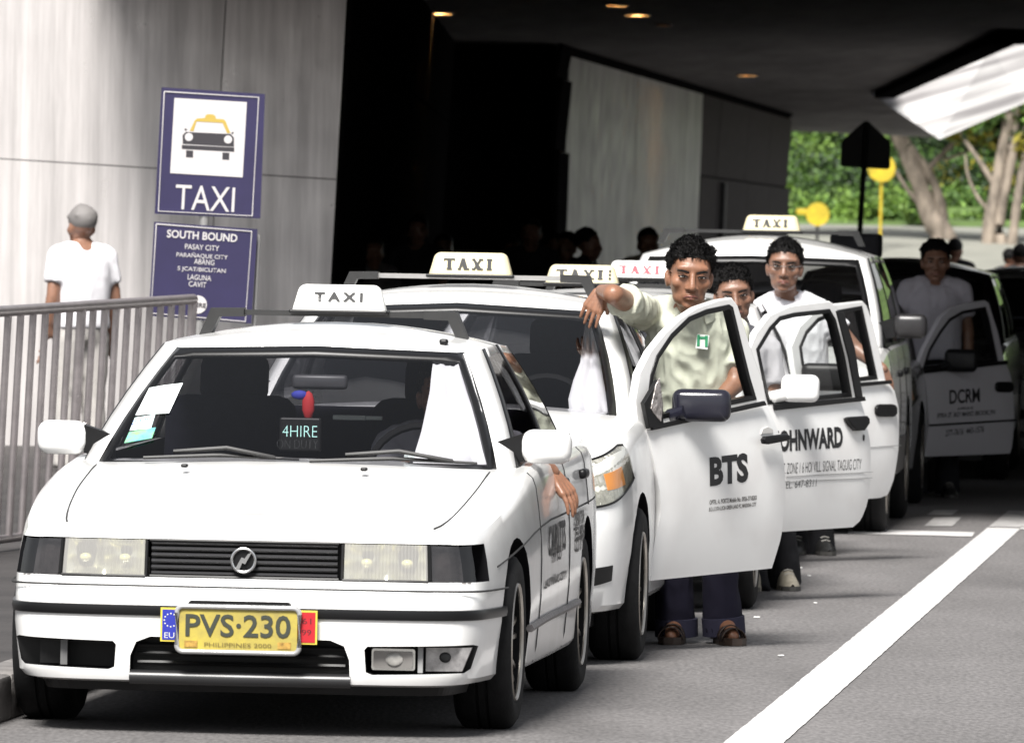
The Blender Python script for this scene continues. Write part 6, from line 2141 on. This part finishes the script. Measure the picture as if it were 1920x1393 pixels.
            if not sandals:
                G = []
                for u, w_, hh in ((0, .032, .095), (.06, .042, .125), (.10, .046, .125), (.16, .048, .092), (.22, .048, .068), (.26, .038, .052), (.285, .012, .032)):
                    c_ = heel + d_ * u
                    G.append([c_ + sdv * (w_ * math.cos(a)) + Vector((0, 0, max(.002, hh * math.sin(a)) if math.sin(a) > 0 else .002)) for a in np.linspace(-.15, PI + .15, 11)])
                shb.grid(G)
                G2 = [[r[0], r[-1]] for r in G]
                shb.grid(G2, flip=True)
                sho = shb.build('shoe', shoe, e, sm=60, merge=1e-6)
                ss = MB(); P = [(heel + d_ * u + sdv * w_) for u, w_ in ((-.004, .02), (.05, .041), (.12, .043), (.2, .049), (.26, .042), (.29, .014), (.29, -.014), (.26, -.042), (.2, -.049), (.12, -.043), (.05, -.041), (-.004, -.02))]
                ss.prism([(p.x, p.y) for p in P], .002, .022, plane='xy'); ss.build('sole', mat('sole', (.05, .048, .045), rough=.7), sho, fix=True)
                lc = MB()
                for k in range(4):
                    c_ = heel + d_ * (.105 + .028 * k) + Vector((0, 0, .124 - .017 * k))
                    lc.tube([c_ - sdv * .022, c_ + Vector((0, 0, .006)), c_ + sdv * .022], .0035, 5)
                lc.build('laces', mat('laces', (.25, .24, .22)), sho)
            else:
                ss = MB(); P = [(heel + d_ * u + sdv * w_) for u, w_ in ((-.01, .025), (.05, .040), (.12, .042), (.2, .052), (.26, .046), (.29, .02), (.29, -.02), (.26, -.046), (.2, -.052), (.12, -.042), (.05, -.040), (-.01, -.025))]
                ss.prism([(p.x, p.y) for p in P], .002, .030, plane='xy'); sho = ss.build('sandal', shoe, e, fix=True)
                for u, hh in ((.17, .062), (.225, .052), (.06, .085)):
                    c_ = heel + d_ * u
                    st = MB(); st.grid([[c_ + d_ * dd + sdv * (.052 * math.cos(a)) + Vector((0, 0, .02 + hh * math.sin(a))) for a in np.linspace(0, PI, 11)] for dd in (-.018, .018)])
                    so_ = st.build('strap', shoe, sho, sm=60); md = so_.modifiers.new('t', 'SOLIDIFY'); md.thickness = .004
    return e, HM, base

def stand(x, d, h=1.66, yaw=0.0, lean=0.0):
    """plain upright stance; yaw 0 faces the camera, positive turns towards image right"""
    k = h / 1.66
    c, s = math.cos(R(yaw)), math.sin(R(yaw))
    def P(a, b, z): return Vector((x + (a * c - b * s) * k + lean * z, d + (a * s + b * c) * k, z * k))
    return dict(head=P(0, -.02, 1.545), neck=P(0, .01, 1.41), chest=P(0, 0, 1.24), waist=P(0, 0, 1.05), hip=P(0, 0, .90), shl=P(.175, 0, 1.36), shr=P(-.175, 0, 1.36),
                ell=P(.225, .03, 1.08), elr=P(-.225, .03, 1.08), wrl=P(.235, -.03, .84), wrr=P(-.235, -.03, .84), hpl=P(.09, 0, .86), hpr=P(-.09, 0, .86),
                knl=P(.10, -.01, .47), knr=P(-.10, -.01, .47), anl=P(.105, .02, .09), anr=P(-.105, .02, .09), tol=P(.12, -.13, .03), tor=P(-.12, -.13, .03))

SK1 = skin_mat('skin_ruddy', (.24, .115, .068)); SK2 = skin_mat('skin_brown', (.19, .098, .064)); SK3 = skin_mat('skin_deep', (.21, .105, .065)); SKS = skin_mat('skin_plain', (.25, .13, .085))
def cloth(name, c, v=.08): return mat(name, c, rough=.9, var=v, vscale=5, bump=.25, bscale=300, spec=.2)
POLO = cloth('pale_green_polo', (.50, .51, .42)); WSH = cloth('white_shirt', (.74, .73, .76)); NAVY = cloth('navy_trousers', (.013, .012, .024), .3); BLK = cloth('black_trousers', (.012, .012, .014), .3)

# man by the BTS door
d_ = 34.15
J = dict(head=at(1293, 516, 33.95), neck=at(1300, 580, 34.08), chest=at(1300, 650, d_), waist=at(1300, 745, d_ + .03), hip=at(1303, 830, d_ + .05), shl=at(1372, 617, d_), shr=at(1218, 592, d_ - .02),
         elr=at(1150, 552, 33.62), wrr=at(1128, 546, 33.82), ell=at(1380, 718, 34.08), wrl=at(1338, 760, 33.98), hpl=at(1340, 850, d_ + .05), hpr=at(1265, 850, d_ + .05),
         knl=at(1346, 1020, d_), knr=at(1266, 1020, d_), anl=at(1356, 1163, d_ + .02), anr=at(1268, 1166, d_ + .02), tol=at(1374, 1200, d_ - .14), tor=at(1258, 1200, d_ - .14))
m1, HM1, b1 = person('man in pale green polo shirt standing behind the BTS door', J, SK1, POLO, NAVY, mat('sandal_leather', (.035, .022, .016), rough=.5), headrot=(6, 8, 3), hsize=1.08, vox=.008, hair_seed=4,
    bushy=1.08, cuffs=cloth('cuff_navy', (.035, .034, .058)), sandals=True, fold=.015, sleeve=.72, group='drivers standing at their cars',
    hands=[dict(s='r', a=((-.42, -.12, -.9), (-.30, -.95, .1), (.9, -.3, -.4)), k=dict(curl=.28, L=.155, spread=1.1)), dict(s='l', a=((-.9, -.2, -.35), (.2, -.4, 1), (0, -1, 0)), k=dict(curl=.5))])
# badge on the polo
lc = at(1317, 641, 33.985) - b1
bd = MB(); bd.rbox(lc, (.050, .004, .058), .002, M=Matrix.Rotation(R(6), 3, 'Y')); bo_ = bd.build('shirt_badge', mat('badge_white', (.75, .76, .74)), m1)
for dx, dz, sx_, sz_ in ((-.016, .004, .011, .046), (.016, .004, .011, .046), (0, .016, .028, .010)):
    g_ = MB(); g_.rbox(lc + Vector((dx, -.003, dz + dx * -.1)), (sx_, .003, sz_), .001); g_.build('badge_mark', mat('badge_green', (.02, .28, .12)), bo_)

# man half hidden behind him
d_ = 39.6
J = dict(head=at(1376, 553, d_ - .2), neck=at(1374, 618, d_ - .05), chest=at(1372, 690, d_), waist=at(1380, 770, d_ + .1), hip=at(1395, 830, d_ + .2), shl=at(1438, 655, d_), shr=at(1308, 655, d_),
         ell=at(1452, 760, d_), wrl=at(1420, 840, d_ - .1), elr=at(1300, 760, d_), wrr=at(1320, 830, d_ - .15), hpl=at(1428, 850, d_ + .2), hpr=at(1365, 850, d_ + .2),
         knl=at(1462, 960, d_), knr=at(1400, 965, d_), anl=at(1470, 1072, d_ + .05), anr=at(1412, 1085, d_ - .2), tol=at(1482, 1108, d_ - .12), tor=at(1404, 1112, d_ - .35))
person('man with short dark hair between the polo-shirted man and the bespectacled man', J, SK2, cloth('dim_shirt', (.45, .44, .46)), BLK, mat('sneaker', (.32, .29, .23), rough=.6, var=.3, vscale=30), headrot=(3, 6, -6), hsize=1.05, vox=.010, hair_seed=9, group='drivers standing at their cars')

# man with glasses
d_ = 44.1
J = dict(head=at(1471, 500, d_ - .1), neck=at(1476, 556, d_), chest=at(1482, 622, d_), waist=at(1490, 700, d_ + .03), hip=at(1500, 770, d_ + .05), shl=at(1547, 590, d_), shr=at(1417, 590, d_),
         ell=at(1604, 655, d_ - .02), wrl=at(1656, 692, d_ - .12), elr=at(1405, 700, d_), wrr=at(1420, 775, d_ - .2), hpl=at(1530, 790, d_ + .05), hpr=at(1470, 790, d_ + .05),
         knl=at(1535, 910, d_), knr=at(1478, 910, d_), anl=at(1538, 1014, d_ + .1), anr=at(1498, 1016, d_ + .1), tol=at(1553, 1048, d_ - .1), tor=at(1492, 1048, d_ - .1))
person('man in white shirt and glasses standing behind two open doors', J, SK2, WSH, BLK, mat('black_shoe', (.02, .02, .02), rough=.3), headrot=(-4, 3, 2), hsize=1.08, vox=.010, hair_seed=13, bushy=.95, glasses=True, sleeve=.5, fold=.007, group='drivers standing at their cars',
    hands=[dict(s='l', a=((.25, -.1, -1), (.5, -.8, .2), (-1, 0, 0)), k=dict(curl=.3)), dict(s='r', a=((0, -.3, -1), (-1, 0, 0), (0, -1, 0)), k=dict(curl=.4))])

# man by the shaded door
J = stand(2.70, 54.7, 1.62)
person('man in pale shirt in the shade behind the DCRM door', J, SK3, cloth('shaded_white_shirt', (.40, .38, .42)), BLK, mat('black_shoe', (.02, .02, .02)), headrot=(0, 4, 0), hsize=1.05, vox=.012, hair_seed=17, group='drivers standing at their cars')  # white shirt coloured darker for the canopy shade

# driver of the front taxi, arm over the door
cm = CAR1.M
def cl_(x, y, z): return cm @ Vector((x, y, z))
J = dict(head=cl_(.40, 2.28, 1.06), neck=cl_(.40, 2.34, .93), chest=cl_(.40, 2.36, .78), waist=cl_(.40, 2.36, .60), hip=cl_(.40, 2.33, .46), shl=cl_(.575, 2.32, .88), shr=cl_(.225, 2.34, .88),
         ell=cl_(.70, 2.02, .885), wrl=at(1036, 886, 29.28), elr=cl_(.18, 2.12, .68), wrr=cl_(.25, 1.98, .80), hpl=cl_(.49, 2.3, .45), hpr=cl_(.31, 2.3, .45), anl=cl_(.46, 1.6, .45), anr=cl_(.34, 1.6, .45))
dr, _, _ = person('driver seated in the front taxi with his hand hanging outside the door', J, SK1, cloth('driver_shirt', (.30, .30, .33)), BLK, None, headrot=(4, 0, 0), vox=.009, hair_seed=21, legs=False,
    hands=[dict(s='l', a=((.50, -.2, -.62), (.72, -.5, .42), (-.6, -.2, -.6)), k=dict(curl=.42, L=.175, spread=1.15)), dict(s='r', a=((.3, -.6, .2), (0, -.3, 1), (1, 0, 0)), k=dict(curl=.9))])

# ---- people on the pavement and beyond
M_TAN = cloth('tan_shirt', (.42, .35, .26)); M_DKSH = cloth('dark_shirt', (.03, .03, .035)); M_GRSH = cloth('grey_shirt', (.16, .15, .15))
SHOE = mat('black_shoe', (.02, .02, .02))
ped = [(1222, 428, 68, 8, M_TAN, 'pedestrian in tan shirt alone before the steel wall'), (1107, 428, 66, 78, M_DKSH, 'pedestrian in profile facing right before the steel wall'), (1072, 436, 71, -30, M_DKSH, 'pedestrian close behind the one in profile'),
       (1046, 436, 73, 20, M_DKSH, 'pedestrian at the corner of the steel wall'), (1003, 408, 70, 0, M_DKSH, 'tall pedestrian in dark shirt at the edge of the dark recess'), (965, 446, 75, 15, M_GRSH, 'pedestrian deep in the dark recess behind the cream roof sign'),
       (790, 402, 68, -10, M_DKSH, 'pedestrian in black inside the dark recess left of the cream roof sign'), (838, 440, 73, 12, M_DKSH, 'shorter pedestrian in the dark recess just left of the cream roof sign'), (706, 446, 66, 10, M_GRSH, 'pedestrian in grey shirt near the left edge of the recess'), (672, 385, 70, 0, M_DKSH, 'pedestrian in the darkest left corner of the recess'),
       (165, 384, 52, -150, WSH, 'person in white shirt with glare-paled hair behind the left railing')]
for k, (px, py, dd, yw, sh_, lab) in enumerate(ped):
    p = at(px, py, dd)
    h_ = p.z - .145
    J = {a: v + Vector((0, 0, .145)) for a, v in stand(p.x - .03, dd, h_ * .985, yw).items()}
    person(lab, J, SKS, sh_, BLK if dd > 55 else cloth('washed_out_trousers', (.42, .40, .38)), SHOE, headrot=(yw, 0, 0), vox=.02, hair_seed=30 + k, hi=False, hairm=None if dd > 55 else M_WASHEDHAIR, group='pedestrians on the pavement', fold=.004)  # pale trousers and hair of the nearest figure carry glare as colour
for k, (px, py, dd, yw, lab) in enumerate(((1791, 446, 96, 160, 'distant dark figure beside the leaning tree trunk'), (1893, 466, 110, 150, 'distant small figure near the stem cluster'), (1914, 457, 92, 175, 'distant person with cap at the far right edge'))):
    p = at(px, py, dd)
    J = stand(p.x, dd, p.z * .985, yw)
    person(lab, J, SKS, M_DKSH if k < 2 else M_GRSH, BLK, SHOE, headrot=(yw, 0, 0), vox=.02, hair_seed=60 + k, hi=False, group='people in the distance', fold=.004)
